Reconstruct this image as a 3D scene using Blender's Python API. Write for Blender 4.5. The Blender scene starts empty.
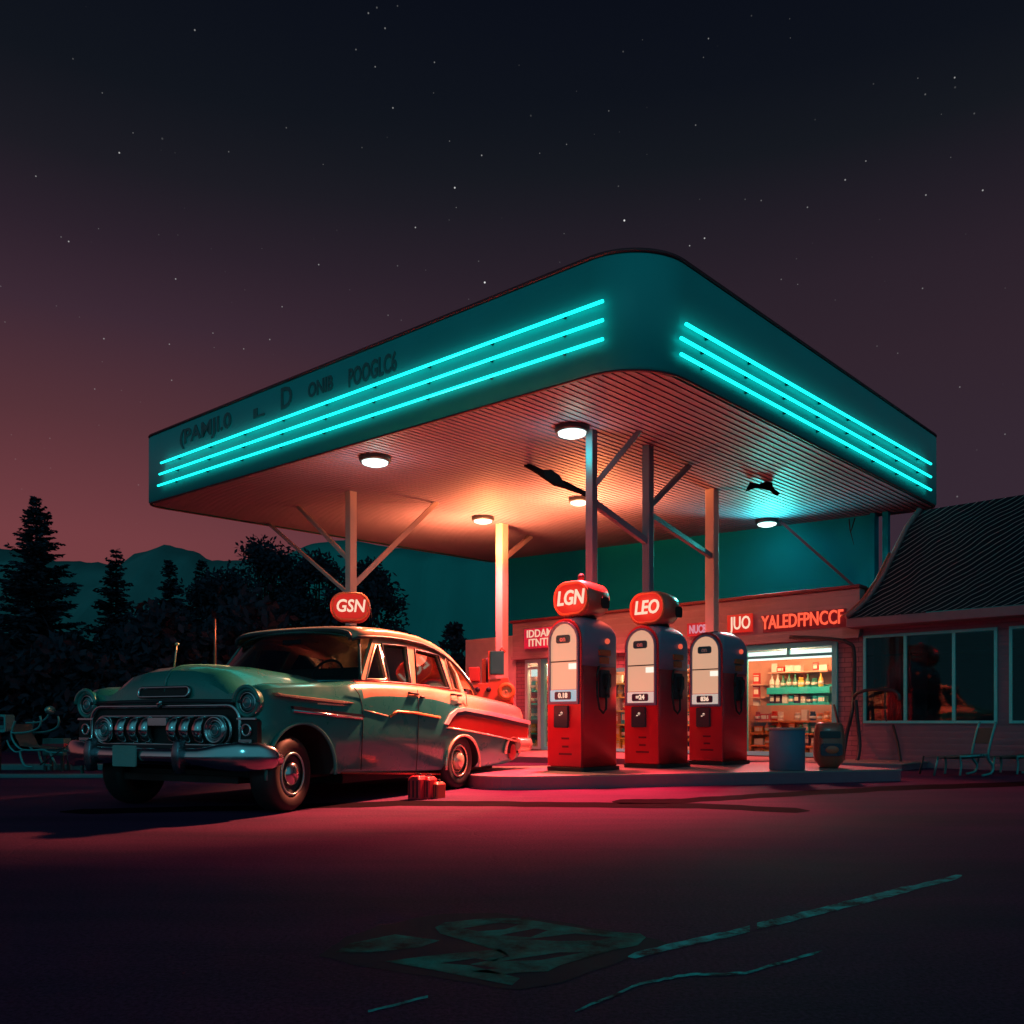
import bpy, bmesh, math, random
from mathutils import Vector, Matrix
from mathutils.geometry import tessellate_polygon
random.seed(11)
PI = math.pi
sc = bpy.context.scene
COL = sc.collection
F, CX, HY, CH = 875.0, 512.0, 722.0, 0.75        # focal (px), centre column, horizon row, eye height

# ------------------------------------------------------------------ measuring helpers
def at(u, v, Y):
    return Vector(((u-CX)/F*Y, Y, CH+(HY-v)/F*Y))
def ground(u, v, z=0.0):
    Y = (CH-z)*F/(v-HY)
    return Vector(((u-CX)/F*Y, Y, z))
class Frame:
    def __init__(s, ox, oy, deg, oz=0.0):
        s.o = Vector((ox, oy, oz)); s.a = math.radians(deg)
        s.ex = Vector((math.cos(s.a), math.sin(s.a), 0)); s.ey = Vector((-math.sin(s.a), math.cos(s.a), 0))
    def w(s, x, y, z=0.0):
        return s.o + s.ex*x + s.ey*y + Vector((0, 0, z))
    def loc(s, p):
        d = Vector(p)-s.o
        return Vector((d.dot(s.ex), d.dot(s.ey), d.z))
    def py(s, u, v, y0):                            # where the sight line meets the plane y = y0
        d = Vector(((u-CX)/F, 1, (HY-v)/F)); c = Vector((0, 0, CH))
        t = (y0+(s.o-c).dot(s.ey))/d.dot(s.ey)
        return s.loc(c+d*t)
    def px(s, u, v, x0):
        d = Vector(((u-CX)/F, 1, (HY-v)/F)); c = Vector((0, 0, CH))
        t = (x0+(s.o-c).dot(s.ex))/d.dot(s.ex)
        return s.loc(c+d*t)

# ------------------------------------------------------------------ materials
def L(r, g, b):
    f = lambda c: (c/255/12.92) if c/255 <= 0.04045 else ((c/255+0.055)/1.055)**2.4
    return (f(r), f(g), f(b))
MATS = {}
def mat(name, col, rough=0.5, metal=0.0, var=0.15, vs=6.0, bump=0.0, bs=40.0, coat=0.0, emit=None, es=0.0, spec=0.5, alpha=None):
    if name in MATS: return MATS[name]
    m = bpy.data.materials.new(name); m.use_nodes = True
    nt = m.node_tree; N = nt.nodes; K = nt.links
    b = N['Principled BSDF']
    b.inputs['Base Color'].default_value = (*col, 1)
    b.inputs['Roughness'].default_value = rough
    b.inputs['Metallic'].default_value = metal
    b.inputs['Coat Weight'].default_value = coat
    b.inputs['Coat Roughness'].default_value = 0.08
    b.inputs['Specular IOR Level'].default_value = spec
    if emit:
        b.inputs['Emission Color'].default_value = (*emit, 1); b.inputs['Emission Strength'].default_value = es
    if var or bump:
        tc = N.new('ShaderNodeTexCoord')
        n = N.new('ShaderNodeTexNoise'); n.inputs['Scale'].default_value = vs; n.inputs['Detail'].default_value = 6
        K.new(tc.outputs['Object'], n.inputs['Vector'])
        if var:
            r = N.new('ShaderNodeMix'); r.data_type = 'RGBA'
            lo = [max(0, c*(1-var)) for c in col]; hi = [min(1, c*(1+var)) for c in col]
            r.inputs['A'].default_value = (*lo, 1); r.inputs['B'].default_value = (*hi, 1)
            K.new(n.outputs['Fac'], r.inputs['Factor']); K.new(r.outputs['Result'], b.inputs['Base Color'])
            mr = N.new('ShaderNodeMapRange'); mr.inputs['To Min'].default_value = max(0.02, rough-0.12); mr.inputs['To Max'].default_value = min(1, rough+0.12)
            K.new(n.outputs['Fac'], mr.inputs['Value']); K.new(mr.outputs['Result'], b.inputs['Roughness'])
        if bump:
            n2 = N.new('ShaderNodeTexNoise'); n2.inputs['Scale'].default_value = bs; n2.inputs['Detail'].default_value = 4
            K.new(tc.outputs['Object'], n2.inputs['Vector'])
            bp = N.new('ShaderNodeBump'); bp.inputs['Strength'].default_value = bump; bp.inputs['Distance'].default_value = 0.02
            K.new(n2.outputs['Fac'], bp.inputs['Height']); K.new(bp.outputs['Normal'], b.inputs['Normal'])
    MATS[name] = m
    return m
def glow(name, col, s, base=(0.02, 0.02, 0.02)):
    return mat(name, base, 0.3, var=0, emit=col, es=s)
def grooves(m, axis, pitch, depth=0.02, strength=1.0, sharp=True):
    """boards / ribs: a saw-tooth bump across one object axis"""
    nt = m.node_tree; N = nt.nodes; K = nt.links; b = N['Principled BSDF']
    tc = N.new('ShaderNodeTexCoord'); sx = N.new('ShaderNodeSeparateXYZ'); K.new(tc.outputs['Object'], sx.inputs[0])
    mu = N.new('ShaderNodeMath'); mu.operation = 'MULTIPLY'; mu.inputs[1].default_value = 1/pitch
    K.new(sx.outputs[axis], mu.inputs[0])
    fr = N.new('ShaderNodeMath'); fr.operation = 'FRACT'; K.new(mu.outputs[0], fr.inputs[0])
    pp = N.new('ShaderNodeMath'); pp.operation = 'PINGPONG' if not sharp else 'POWER'; pp.inputs[1].default_value = 0.5 if not sharp else 6
    K.new(fr.outputs[0], pp.inputs[0])
    bp = N.new('ShaderNodeBump'); bp.inputs['Strength'].default_value = strength; bp.inputs['Distance'].default_value = depth
    if sharp: bp.invert = True
    K.new(pp.outputs[0], bp.inputs['Height'])
    old = b.inputs['Normal'].links
    if old: K.new(old[0].from_socket, bp.inputs['Normal'])
    K.new(bp.outputs['Normal'], b.inputs['Normal'])
    return m

# ------------------------------------------------------------------ mesh building
class MB:
    def __init__(s): s.v = []; s.f = []; s.mi = []; s.sm = []
    def add(s, vs, fs, mi=0, smooth=False):
        o = len(s.v); s.v += [tuple(p) for p in vs]
        for f in fs: s.f.append(tuple(i+o for i in f)); s.mi.append(mi); s.sm.append(smooth)
        return s
    def box(s, x0, x1, y0, y1, z0, z1, mi=0):
        vs = [(x, y, z) for x in (x0, x1) for y in (y0, y1) for z in (z0, z1)]
        return s.add(vs, [(0, 1, 3, 2), (4, 6, 7, 5), (0, 4, 5, 1), (2, 3, 7, 6), (0, 2, 6, 4), (1, 5, 7, 3)], mi)
    def bar(s, a, b, w, h=None, mi=0, up=(0, 0, 1)):
        a, b = Vector(a), Vector(b); h = h or w
        d = (b-a).normalized(); up = Vector(up)
        if abs(d.dot(up)) > 0.98: up = Vector((1, 0, 0))
        r = d.cross(up).normalized(); t = r.cross(d)
        vs = []
        for p in (a, b):
            for i, j in ((-1, -1), (1, -1), (1, 1), (-1, 1)): vs.append(p+r*(i*w/2)+t*(j*h/2))
        return s.add(vs, [(0, 3, 2, 1), (4, 5, 6, 7), (0, 1, 5, 4), (1, 2, 6, 5), (2, 3, 7, 6), (3, 0, 4, 7)], mi)
    def tube(s, pts, r, n=8, mi=0, closed=False, sq=None):
        P = [Vector(p) for p in pts]; m = len(P)
        R = r if isinstance(r, (list, tuple)) else [r]*m
        vs = []; prev = None
        for i in range(m):
            if closed: d = P[(i+1) % m]-P[i-1]
            else: d = P[min(i+1, m-1)]-P[max(i-1, 0)]
            d.normalize()
            if prev is None:
                up = Vector((0, 0, 1)) if abs(d.z) < 0.9 else Vector((1, 0, 0))
                x = d.cross(up).normalized()
            else: x = (prev-d*prev.dot(d)).normalized()
            prev = x; y = d.cross(x)
            for k in range(n):
                t = 2*PI*k/n
                vs.append(P[i]+x*(math.cos(t)*R[i]*(sq[0] if sq else 1))+y*(math.sin(t)*R[i]*(sq[1] if sq else 1)))
        fs = []
        for i in range(m if closed else m-1):
            for k in range(n):
                a = i*n+k; b = i*n+(k+1) % n; j = (i+1) % m
                fs.append((a, b, j*n+(k+1) % n, j*n+k))
        s.add(vs, fs, mi, True)
        if not closed:
            o = len(s.v)-m*n
            s.f += [tuple(o+k for k in reversed(range(n))), tuple(o+(m-1)*n+k for k in range(n))]; s.mi += [mi, mi]; s.sm += [False, False]
        return s
    def lathe(s, prof, n=32, mi=0, axis='z', c=(0, 0, 0), smooth=True, closed=False):
        """prof: (radius, height) list"""
        vs = []; c = Vector(c)
        for r, h in prof:
            for k in range(n):
                t = 2*PI*k/n; a, b = r*math.cos(t), r*math.sin(t)
                vs.append(c+Vector({'z': (a, b, h), 'x': (h, a, b), 'y': (a, h, b)}[axis]))
        fs = []; m = len(prof)
        for i in range(m-1+(1 if closed else 0)):
            j = (i+1) % m
            for k in range(n): fs.append((i*n+k, i*n+(k+1) % n, j*n+(k+1) % n, j*n+k))
        s.add(vs, fs, mi, smooth)
        if not closed:
            o = len(s.v)-m*n
            for i in (0, m-1):
                if prof[i][0] > 1e-4: s.f.append(tuple(o+i*n+k for k in range(n))); s.mi.append(mi); s.sm.append(False)
        return s
    def grid(s, rows, mi=0, closed_u=False, smooth=True, caps=False):
        n = len(rows[0]); m = len(rows); vs = [p for r in rows for p in r]; fs = []
        for i in range(m-1):
            for k in range(n if closed_u else n-1):
                fs.append((i*n+k, i*n+(k+1) % n, (i+1)*n+(k+1) % n, (i+1)*n+k))
        s.add(vs, fs, mi, smooth)
        if caps:
            o = len(s.v)-m*n
            s.f += [tuple(o+k for k in reversed(range(n))), tuple(o+(m-1)*n+k for k in range(n))]; s.mi += [mi, mi]; s.sm += [False, False]
        return s
    def plate(s, outer, fn, d0, d1, holes=(), mi=0):
        """flat panel with holes; fn(a, b, d) -> point, thickness from d0 to d1"""
        polys = [[Vector((a, b, 0)) for a, b in outer]]+[[Vector((a, b, 0)) for a, b in h] for h in holes]
        tri = tessellate_polygon(polys); flat = [p for q in polys for p in q]; n = len(flat)
        vs = [fn(p.x, p.y, d0) for p in flat]+[fn(p.x, p.y, d1) for p in flat]
        fs = [tuple(t) for t in tri]+[tuple(i+n for i in reversed(t)) for t in tri]
        o = 0
        for q in polys:
            k = len(q)
            for i in range(k): fs.append((o+i, o+(i+1) % k, o+(i+1) % k+n, o+i+n))
            o += k
        return s.add(vs, fs, mi)
    def ellipsoid(s, c, r, n=16, m=10, mi=0):
        rows = []
        for i in range(m+1):
            a = PI*i/m
            rows.append([(c[0]+r[0]*math.sin(a)*math.cos(2*PI*k/n), c[1]+r[1]*math.sin(a)*math.sin(2*PI*k/n), c[2]-r[2]*math.cos(a)) for k in range(n)])
        return s.grid(rows, mi, True)
    def build(s, name, mats, parent=None, bevel=0.0, seg=2, weld=False, fix=True):
        me = bpy.data.meshes.new(name); me.from_pydata(s.v, [], s.f)
        for m in (mats if isinstance(mats, (list, tuple)) else [mats]): me.materials.append(m)
        for p, i, q in zip(me.polygons, s.mi, s.sm): p.material_index = i; p.use_smooth = q
        bm = bmesh.new(); bm.from_mesh(me)
        if weld: bmesh.ops.remove_doubles(bm, verts=bm.verts, dist=1e-4)
        if fix: bmesh.ops.recalc_face_normals(bm, faces=bm.faces)
        if bevel:
            es = [e for e in bm.edges if len(e.link_faces) == 2 and e.calc_face_angle(0) > 0.6 and not (e.link_faces[0].smooth and e.link_faces[1].smooth)]
            if es: bmesh.ops.bevel(bm, geom=es, offset=bevel, segments=seg, affect='EDGES', profile=0.6, clamp_overlap=True)
        bm.to_mesh(me); bm.free()
        o = bpy.data.objects.new(name, me); COL.objects.link(o)
        if parent: o.parent = parent
        return o
def tag(o, label=None, cat=None, group=None, kind=None):
    if label: o['label'] = label
    if cat: o['category'] = cat
    if group: o['group'] = group
    if kind: o['kind'] = kind
    return o
def thing(name, label, cat, loc=(0, 0, 0), rz=0.0, group=None):
    o = bpy.data.objects.new(name, None); COL.objects.link(o); o.empty_display_size = 0.2
    o.location = loc; o.rotation_euler = (0, 0, rz)
    return tag(o, label, cat, group)
def fthing(name, label, cat, fr, group=None):
    return thing(name, label, cat, fr.o, fr.a, group)
def dup(o, parent=None):
    c = o.copy(); COL.objects.link(c)
    if parent: c.parent = parent
    for k in list(o.children): dup(k, c)
    return c
def rrect(x0, x1, z0, z1, r, n=5, corners=(1, 1, 1, 1)):
    """rounded rectangle; corners: lower-left, lower-right, upper-right, upper-left"""
    out = []
    for (cx, cz, a0, on) in ((x0+r, z0+r, PI, corners[0]), (x1-r, z0+r, 1.5*PI, corners[1]), (x1-r, z1-r, 0, corners[2]), (x0+r, z1-r, 0.5*PI, corners[3])):
        if on:
            for k in range(n+1): a = a0+0.5*PI*k/n; out.append((cx+r*math.cos(a), cz+r*math.sin(a)))
        else:
            sx = -1 if a0 in (PI, 0.5*PI) else 1; sz = -1 if a0 in (PI, 1.5*PI) else 1
            out.append((cx+sx*r, cz+sz*r))
    return out
def lettering(name, text, size, fn, material, parent=None, thick=0.012, bold=0.0, shear=0.0, sx=1.0, align='CENTER', space=1.0, wide=None):
    """writing as a solid mesh; fn(right, up, out) -> point"""
    cu = bpy.data.curves.new(name, 'FONT'); cu.body = text; cu.size = size; cu.extrude = thick/2; cu.offset = bold
    cu.shear = shear; cu.align_x = align; cu.align_y = 'CENTER'; cu.resolution_u = 3; cu.space_character = space; cu.space_line = 0.85
    t = bpy.data.objects.new(name, cu); COL.objects.link(t)
    me = bpy.data.meshes.new_from_object(t.evaluated_get(bpy.context.evaluated_depsgraph_get()))
    bpy.data.objects.remove(t); bpy.data.curves.remove(cu)
    if wide:
        xs = [v.co.x for v in me.vertices]; sx = wide/(max(xs)-min(xs))
    for v in me.vertices: v.co = Vector(fn(v.co.x*sx, v.co.y, v.co.z+thick/2))
    me.materials.clear(); me.materials.append(material); me.name = name
    o = bpy.data.objects.new(name, me); COL.objects.link(o)
    if parent: o.parent = parent
    return o

# ------------------------------------------------------------------ camera
cam = bpy.data.objects.new('camera', bpy.data.cameras.new('camera')); COL.objects.link(cam)
cam.location = (0, 0, CH); cam.rotation_euler = (PI/2, 0, 0)
cam.data.sensor_width = 36; cam.data.lens = 36*F/1024; cam.data.shift_y = (HY-512)/1024
cam.data.clip_end = 5000; cam.data.clip_start = 0.05
sc.camera = cam
sc.view_settings.view_transform = 'Standard'; sc.view_settings.look = 'None'; sc.view_settings.exposure = 0; sc.view_settings.gamma = 1
sc.cycles.use_denoising = True
sc.cycles.max_bounces = 8; sc.cycles.sample_clamp_indirect = 6
try: sc.cycles.denoising_prefilter = 'ACCURATE'
except Exception: pass

# ------------------------------------------------------------------ night sky (world)
w = bpy.data.worlds.new('World'); sc.world = w; w.use_nodes = True
N = w.node_tree.nodes; K = w.node_tree.links
bg = N['Background']
tc = N.new('ShaderNodeTexCoord'); nm = N.new('ShaderNodeVectorMath'); nm.operation = 'NORMALIZE'
K.new(tc.outputs['Generated'], nm.inputs[0])
sp = N.new('ShaderNodeSeparateXYZ'); K.new(nm.outputs[0], sp.inputs[0])
def ramp(stops):
    r = N.new('ShaderNodeValToRGB'); e = r.color_ramp.elements
    while len(e) < len(stops): e.new(0.5)
    for el, (p, c) in zip(e, stops): el.position = p; el.color = (*L(*c), 1)
    K.new(sp.outputs['Z'], r.inputs[0]); return r
left = ramp([(0.0, (126, 66, 66)), (0.19, (116, 61, 66)), (0.30, (86, 50, 57)), (0.39, (60, 41, 53)), (0.45, (44, 33, 44)), (0.505, (28, 27, 35)), (0.56, (17, 21, 29)), (0.66, (9, 13, 24)), (1.0, (4, 7, 15))])
right = ramp([(0.0, (58, 42, 54)), (0.27, (52, 39, 50)), (0.36, (49, 36, 46)), (0.43, (43, 33, 43)), (0.49, (32, 28, 37)), (0.53, (21, 24, 31)), (0.58, (14, 18, 27)), (0.66, (9, 13, 24)), (1.0, (4, 7, 15))])
mx = N.new('ShaderNodeMix'); mx.data_type = 'RGBA'
mr = N.new('ShaderNodeMapRange'); mr.interpolation_type = 'SMOOTHSTEP'
mr.inputs['From Min'].default_value = -0.45; mr.inputs['From Max'].default_value = 0.25
K.new(sp.outputs['X'], mr.inputs['Value']); K.new(mr.outputs[0], mx.inputs['Factor'])
K.new(left.outputs[0], mx.inputs['A']); K.new(right.outputs[0], mx.inputs['B'])
def stars(scale, rad, thr, gain):
    vo = N.new('ShaderNodeTexVoronoi'); vo.inputs['Scale'].default_value = scale
    K.new(nm.outputs[0], vo.inputs['Vector'])
    lt = N.new('ShaderNodeMapRange'); lt.inputs['From Min'].default_value = rad; lt.inputs['From Max'].default_value = rad*0.3
    K.new(vo.outputs['Distance'], lt.inputs['Value'])
    sc_ = N.new('ShaderNodeSeparateColor'); K.new(vo.outputs['Color'], sc_.inputs[0])
    br = N.new('ShaderNodeMapRange'); br.inputs['From Min'].default_value = thr; br.inputs['From Max'].default_value = 1.0; br.inputs['To Max'].default_value = gain
    K.new(sc_.outputs[0], br.inputs['Value'])
    p = N.new('ShaderNodeMath'); p.operation = 'POWER'; p.inputs[1].default_value = 2.0; K.new(br.outputs[0], p.inputs[0])
    m = N.new('ShaderNodeMath'); m.operation = 'MULTIPLY'; K.new(lt.outputs[0], m.inputs[0]); K.new(p.outputs[0], m.inputs[1])
    return m
s1 = stars(74, 0.064, 0.12, 0.75); s2 = stars(36, 0.040, 0.55, 1.1)
sa = N.new('ShaderNodeMath'); sa.operation = 'ADD'; K.new(s1.outputs[0], sa.inputs[0]); K.new(s2.outputs[0], sa.inputs[1])
fade = N.new('ShaderNodeMapRange'); fade.inputs['From Min'].default_value = 0.22; fade.inputs['From Max'].default_value = 0.5; fade.inputs['To Min'].default_value = 0.15
K.new(sp.outputs['Z'], fade.inputs['Value'])
sm = N.new('ShaderNodeMath'); sm.operation = 'MULTIPLY'; K.new(sa.outputs[0], sm.inputs[0]); K.new(fade.outputs[0], sm.inputs[1])
ad = N.new('ShaderNodeMix'); ad.data_type = 'RGBA'; ad.blend_type = 'ADD'; ad.inputs['Factor'].default_value = 1; ad.clamp_result = False
K.new(mx.outputs['Result'], ad.inputs['A']); K.new(sm.outputs[0], ad.inputs['B'])
bk = N.new('ShaderNodeMapRange'); bk.interpolation_type = 'SMOOTHSTEP'; bk.inputs['From Min'].default_value = 0.1; bk.inputs['From Max'].default_value = -0.6
K.new(sp.outputs['Y'], bk.inputs['Value'])
bz = N.new('ShaderNodeMapRange'); bz.interpolation_type = 'SMOOTHSTEP'; bz.inputs['From Min'].default_value = 1.0; bz.inputs['From Max'].default_value = 0.6
K.new(sp.outputs['Z'], bz.inputs['Value'])
bm_ = N.new('ShaderNodeMath'); bm_.operation = 'MULTIPLY'; K.new(bk.outputs[0], bm_.inputs[0]); K.new(bz.outputs[0], bm_.inputs[1])
tw = N.new('ShaderNodeMix'); tw.data_type = 'RGBA'; tw.inputs['B'].default_value = (0.036, 0.175, 0.215, 1)   # teal glow added behind the camera to light car and canopy fronts
K.new(bm_.outputs[0], tw.inputs['Factor']); K.new(ad.outputs['Result'], tw.inputs['A'])
K.new(tw.outputs['Result'], bg.inputs['Color']); bg.inputs['Strength'].default_value = 1.0

# ------------------------------------------------------------------ frames of reference
G = math.radians(47.5)
CAN = Frame(135/F*9.0, 9.0, 47.5)                   # canopy: x along its right side, y along its left side
CANX, CANY = 9.75, 11.55
def tilt(x, y): return 4.484+y*0.0366+x*0.0215      # underside of the sloping canopy
def soffit(u, v, drop=0.0):
    z = 4.6
    for _ in range(12):
        Y = (z-CH)*F/(HY-v); p = Vector(((u-CX)/F*Y, Y, z)); q = CAN.loc(p); z = tilt(q.x, q.y)-drop
    return Vector(((u-CX)/F*Y, Y, z))
FAC = Frame(5.70, 15.3, -42.5)                      # shop front: x to the right, y into the shop
CAR = Frame(-1.83, 7.27, math.degrees(math.atan2(0.8925, 0.451)))
HW = 1.10
CAR = Frame(*(CAR.w(0, HW).xy), math.degrees(CAR.a))  # x towards the tail, y towards the far side, origin under the front axle

# ------------------------------------------------------------------ common materials
M = {}
M['chrome'] = mat('chrome', (0.62, 0.64, 0.66), 0.16, 1.0, var=0.05)
M['black'] = mat('black_rubber', (0.012, 0.012, 0.014), 0.6)
M['matte'] = mat('matte_black', (0.004, 0.004, 0.006), 0.95, spec=0.02)
M['dark'] = mat('dark_metal', (0.03, 0.035, 0.045), 0.45, 0.3)
M['neon'] = glow('cyan_neon', (0.006, 0.86, 0.80), 2.7)
M['red_letter'] = glow('red_neon', (1.0, 0.10, 0.045), 1.2)
M['warm_letter'] = glow('lit_cream_letter', (1.0, 0.68, 0.50), 1.0)
M['sign_red'] = glow('lit_red_sign', (0.85, 0.022, 0.012), 0.62, (0.12, 0.01, 0.008))
M['cream'] = mat('cream_paint', (0.62, 0.50, 0.40), 0.5, bump=0.05)
M['slate'] = mat('slate_paint', (0.16, 0.20, 0.30), 0.42, 0.0, coat=0.15)
M['pump_red'] = mat('red_enamel', (0.66, 0.018, 0.03), 0.42, coat=0.15, var=0.12)
M['globe'] = mat('globe_casing', (0.55, 0.10, 0.07), 0.35, coat=0.3)

# ------------------------------------------------------------------ ground
gm = mat('asphalt', (0.075, 0.05, 0.058), 0.8, var=0, spec=0.05)
nt = gm.node_tree; N2 = nt.nodes; K2 = nt.links; b = N2['Principled BSDF']
t = N2.new('ShaderNodeTexCoord')
mp = N2.new('ShaderNodeMapping'); mp.inputs['Scale'].default_value = (0.35, 1.4, 1); mp.inputs['Rotation'].default_value = (0, 0, 0.15)
K2.new(t.outputs['Object'], mp.inputs[0])
n1 = N2.new('ShaderNodeTexNoise'); n1.inputs['Scale'].default_value = 0.9; n1.inputs['Detail'].default_value = 8; n1.inputs['Roughness'].default_value = 0.62
K2.new(mp.outputs[0], n1.inputs['Vector'])
n3 = N2.new('ShaderNodeTexNoise'); n3.inputs['Scale'].default_value = 70; n3.inputs['Detail'].default_value = 9; n3.inputs['Roughness'].default_value = 0.75
K2.new(t.outputs['Object'], n3.inputs['Vector'])
cr = N2.new('ShaderNodeValToRGB'); e = cr.color_ramp.elements
e[0].position = 0.3; e[0].color = (0.060, 0.028, 0.082, 1); e[1].position = 0.72; e[1].color = (0.18, 0.046, 0.135, 1)
K2.new(n1.outputs['Fac'], cr.inputs[0])
spk = N2.new('ShaderNodeValToRGB'); spk.color_ramp.elements[0].position = 0.36; spk.color_ramp.elements[0].color = (0.12, 0.12, 0.13, 1); spk.color_ramp.elements[1].position = 0.64; spk.color_ramp.elements[1].color = (1, 1, 1, 1); K2.new(n3.outputs['Fac'], spk.inputs[0])
mg = N2.new('ShaderNodeMix'); mg.data_type = 'RGBA'; mg.blend_type = 'MULTIPLY'; mg.inputs['Factor'].default_value = 0.75
K2.new(cr.outputs[0], mg.inputs['A']); K2.new(spk.outputs[0], mg.inputs['B'])
K2.new(mg.outputs['Result'], b.inputs['Base Color'])
rr = N2.new('ShaderNodeMapRange'); rr.inputs['To Min'].default_value = 0.68; rr.inputs['To Max'].default_value = 0.9
K2.new(n1.outputs['Fac'], rr.inputs['Value']); K2.new(rr.outputs[0], b.inputs['Roughness'])
# fine cracks
vo = N2.new('ShaderNodeTexVoronoi'); vo.feature = 'DISTANCE_TO_EDGE'; vo.inputs['Scale'].default_value = 0.55
wn = N2.new('ShaderNodeTexNoise'); wn.inputs['Scale'].default_value = 1.6; wn.inputs['Detail'].default_value = 5
K2.new(t.outputs['Object'], wn.inputs['Vector'])
wm = N2.new('ShaderNodeMix'); wm.data_type = 'RGBA'; wm.blend_type = 'LINEAR_LIGHT'; wm.inputs['Factor'].default_value = 0.35
K2.new(t.outputs['Object'], wm.inputs['A']); K2.new(wn.outputs['Color'], wm.inputs['B']); K2.new(wm.outputs['Result'], vo.inputs['Vector'])
ck = N2.new('ShaderNodeMapRange'); ck.inputs['From Max'].default_value = 0.012
K2.new(vo.outputs['Distance'], ck.inputs['Value'])
hm = N2.new('ShaderNodeMath'); hm.operation = 'MULTIPLY_ADD'; hm.inputs[1].default_value = 0.5
K2.new(ck.outputs[0], hm.inputs[0]); K2.new(n3.outputs['Fac'], hm.inputs[2])
bp = N2.new('ShaderNodeBump'); bp.inputs['Strength'].default_value = 0.5; bp.inputs['Distance'].default_value = 0.010
K2.new(hm.outputs[0], bp.inputs['Height']); K2.new(bp.outputs[0], b.inputs['Normal'])
g = MB(); S = 900
g.add([(-S, -30, 0), (S, -30, 0), (S, S, 0), (-S, S, 0)], [(0, 1, 2, 3)])
tag(g.build('ground', gm), kind='structure')

def decal(name, polys, m, z, kind='structure', holes=None):
    mb = MB()
    for i, q in enumerate(polys):
        polys = [[Vector((*ground(*p).xy, 0)) for p in r] for r in [q]+(holes or {}).get(i, [])]
        tri = tessellate_polygon(polys); flat = [Vector((p.x, p.y, z)) for r in polys for p in r]
        fs = []
        for t_ in tri:
            a, b_, c = (flat[k] for k in t_); fs.append(tuple(t_) if (b_-a).cross(c-a).z > 0 else tuple(reversed(t_)))
        mb.add(flat, fs)
    return tag(mb.build(name, m, fix=False), kind=kind)
def band(mid, half):
    """strip round a centre line in the picture's measured points: (u, v), half thickness"""
    up = [(u, v-h) for (u, v), h in zip(mid, half)]; dn = [(u, v+h) for (u, v), h in zip(mid, half)]
    return up+dn[::-1]
def wob(q, k=6, amp=0.6):
    out = []
    for (a, b_), (c, d) in zip(q, q[1:]):
        for i in range(k):
            f = i/k; out.append((a+(c-a)*f, b_+(d-b_)*f+random.uniform(-amp, amp)))
    return out+[q[-1]]
shadow_dark = mat('tar', (0.006, 0.003, 0.007), 0.9, spec=0.02)  # shadow bands on the asphalt, painted as dark strips
decal('tar_strip', [band(wob([(60, 812), (250, 808), (420, 803), (560, 805), (700, 806), (810, 811)], 8, 0.4), [0.6, *[2.6]*39, 0.4])], shadow_dark, 0.0015)
decal('tar_strip', [band(wob([(612, 802), (680, 801), (760, 796), (880, 789), (1024, 784), (1300, 776)], 8, 0.3), [0.4, *[2.4]*39, 0.8])], shadow_dark, 0.0015)
patch = mat('asphalt_patch', (0.030, 0.022, 0.045), 0.85, bump=0.05, bs=30, spec=0.1)
decal('asphalt_patch', [wob([(318, 956), (345, 938), (380, 926), (440, 914), (500, 914), (560, 922), (630, 934), (668, 943), (620, 962), (560, 983), (520, 991), (430, 977), (360, 967), (318, 956)], 4, 0.8)[:-1]], patch, 0.0012)
paint = mat('worn_green_paint', (0.008, 0.26, 0.23), 0.85, bump=0.05, bs=25, var=0.6, vs=9, spec=0.1)
ov = [(435, 928), (445, 923), (490, 918.5), (520, 919), (545, 923), (600, 932), (640, 934), (646, 938), (638, 946), (612, 951), (560, 966), (548, 972), (525, 973), (500, 975), (470, 972), (500, 969), (470, 965), (510, 957), (490, 949), (460, 940), (440, 934)]
h1 = [(462, 929), (500, 923), (520, 925), (505, 930), (478, 932)]
h2 = [(500, 936), (535, 929), (548, 931), (530, 938)]
h3 = [(525, 940), (575, 934), (612, 938), (600, 941), (560, 942)]
h4 = [(500, 962), (560, 953), (585, 953), (540, 961)]
def worn(m, other, scale, lo, hi):
    nt = m.node_tree; N = nt.nodes; K = nt.links; b = N['Principled BSDF']; src = b.inputs['Base Color'].links[0].from_socket
    tc = N.new('ShaderNodeTexCoord'); n = N.new('ShaderNodeTexNoise'); n.inputs['Scale'].default_value = scale; n.inputs['Detail'].default_value = 10; n.inputs['Roughness'].default_value = 0.7
    K.new(tc.outputs['Object'], n.inputs['Vector'])
    r = N.new('ShaderNodeMapRange'); r.inputs['From Min'].default_value = lo; r.inputs['From Max'].default_value = hi; K.new(n.outputs['Fac'], r.inputs['Value'])
    x = N.new('ShaderNodeMix'); x.data_type = 'RGBA'; x.inputs['A'].default_value = (*other, 1)
    K.new(r.outputs[0], x.inputs['Factor']); K.new(src, x.inputs['B']); K.new(x.outputs['Result'], b.inputs['Base Color'])
worn(paint, (0.012, 0.022, 0.028), 5, 0.38, 0.62)
decal('road_marking', [ov, [(335, 953), (350, 944), (395, 935), (440, 941), (420, 948), (370, 953)], [(385, 962), (440, 955), (500, 950), (508, 955), (495, 962), (475, 959), (440, 964), (470, 966), (520, 979), (512, 986), (470, 978), (430, 970)]], paint, 0.0024, holes={0: [h1, h2, h3, h4]})
line = mat('worn_cyan_line', (0.03, 0.62, 0.68), 0.85, bump=0.1, bs=20, var=0.6, vs=14, spec=0.1)
worn(line, (0.03, 0.03, 0.045), 9, 0.42, 0.60)
decal('lane_line', [band(wob([(628, 957), (700, 941), (750, 929)], 10, 0.7), [0.5]+[3.2]*20), band(wob([(757, 927), (830, 909), (900, 891), (962, 876)], 10, 0.5), [3.4]*22+[2.4]*8+[0.6])], line, 0.0018)
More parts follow.
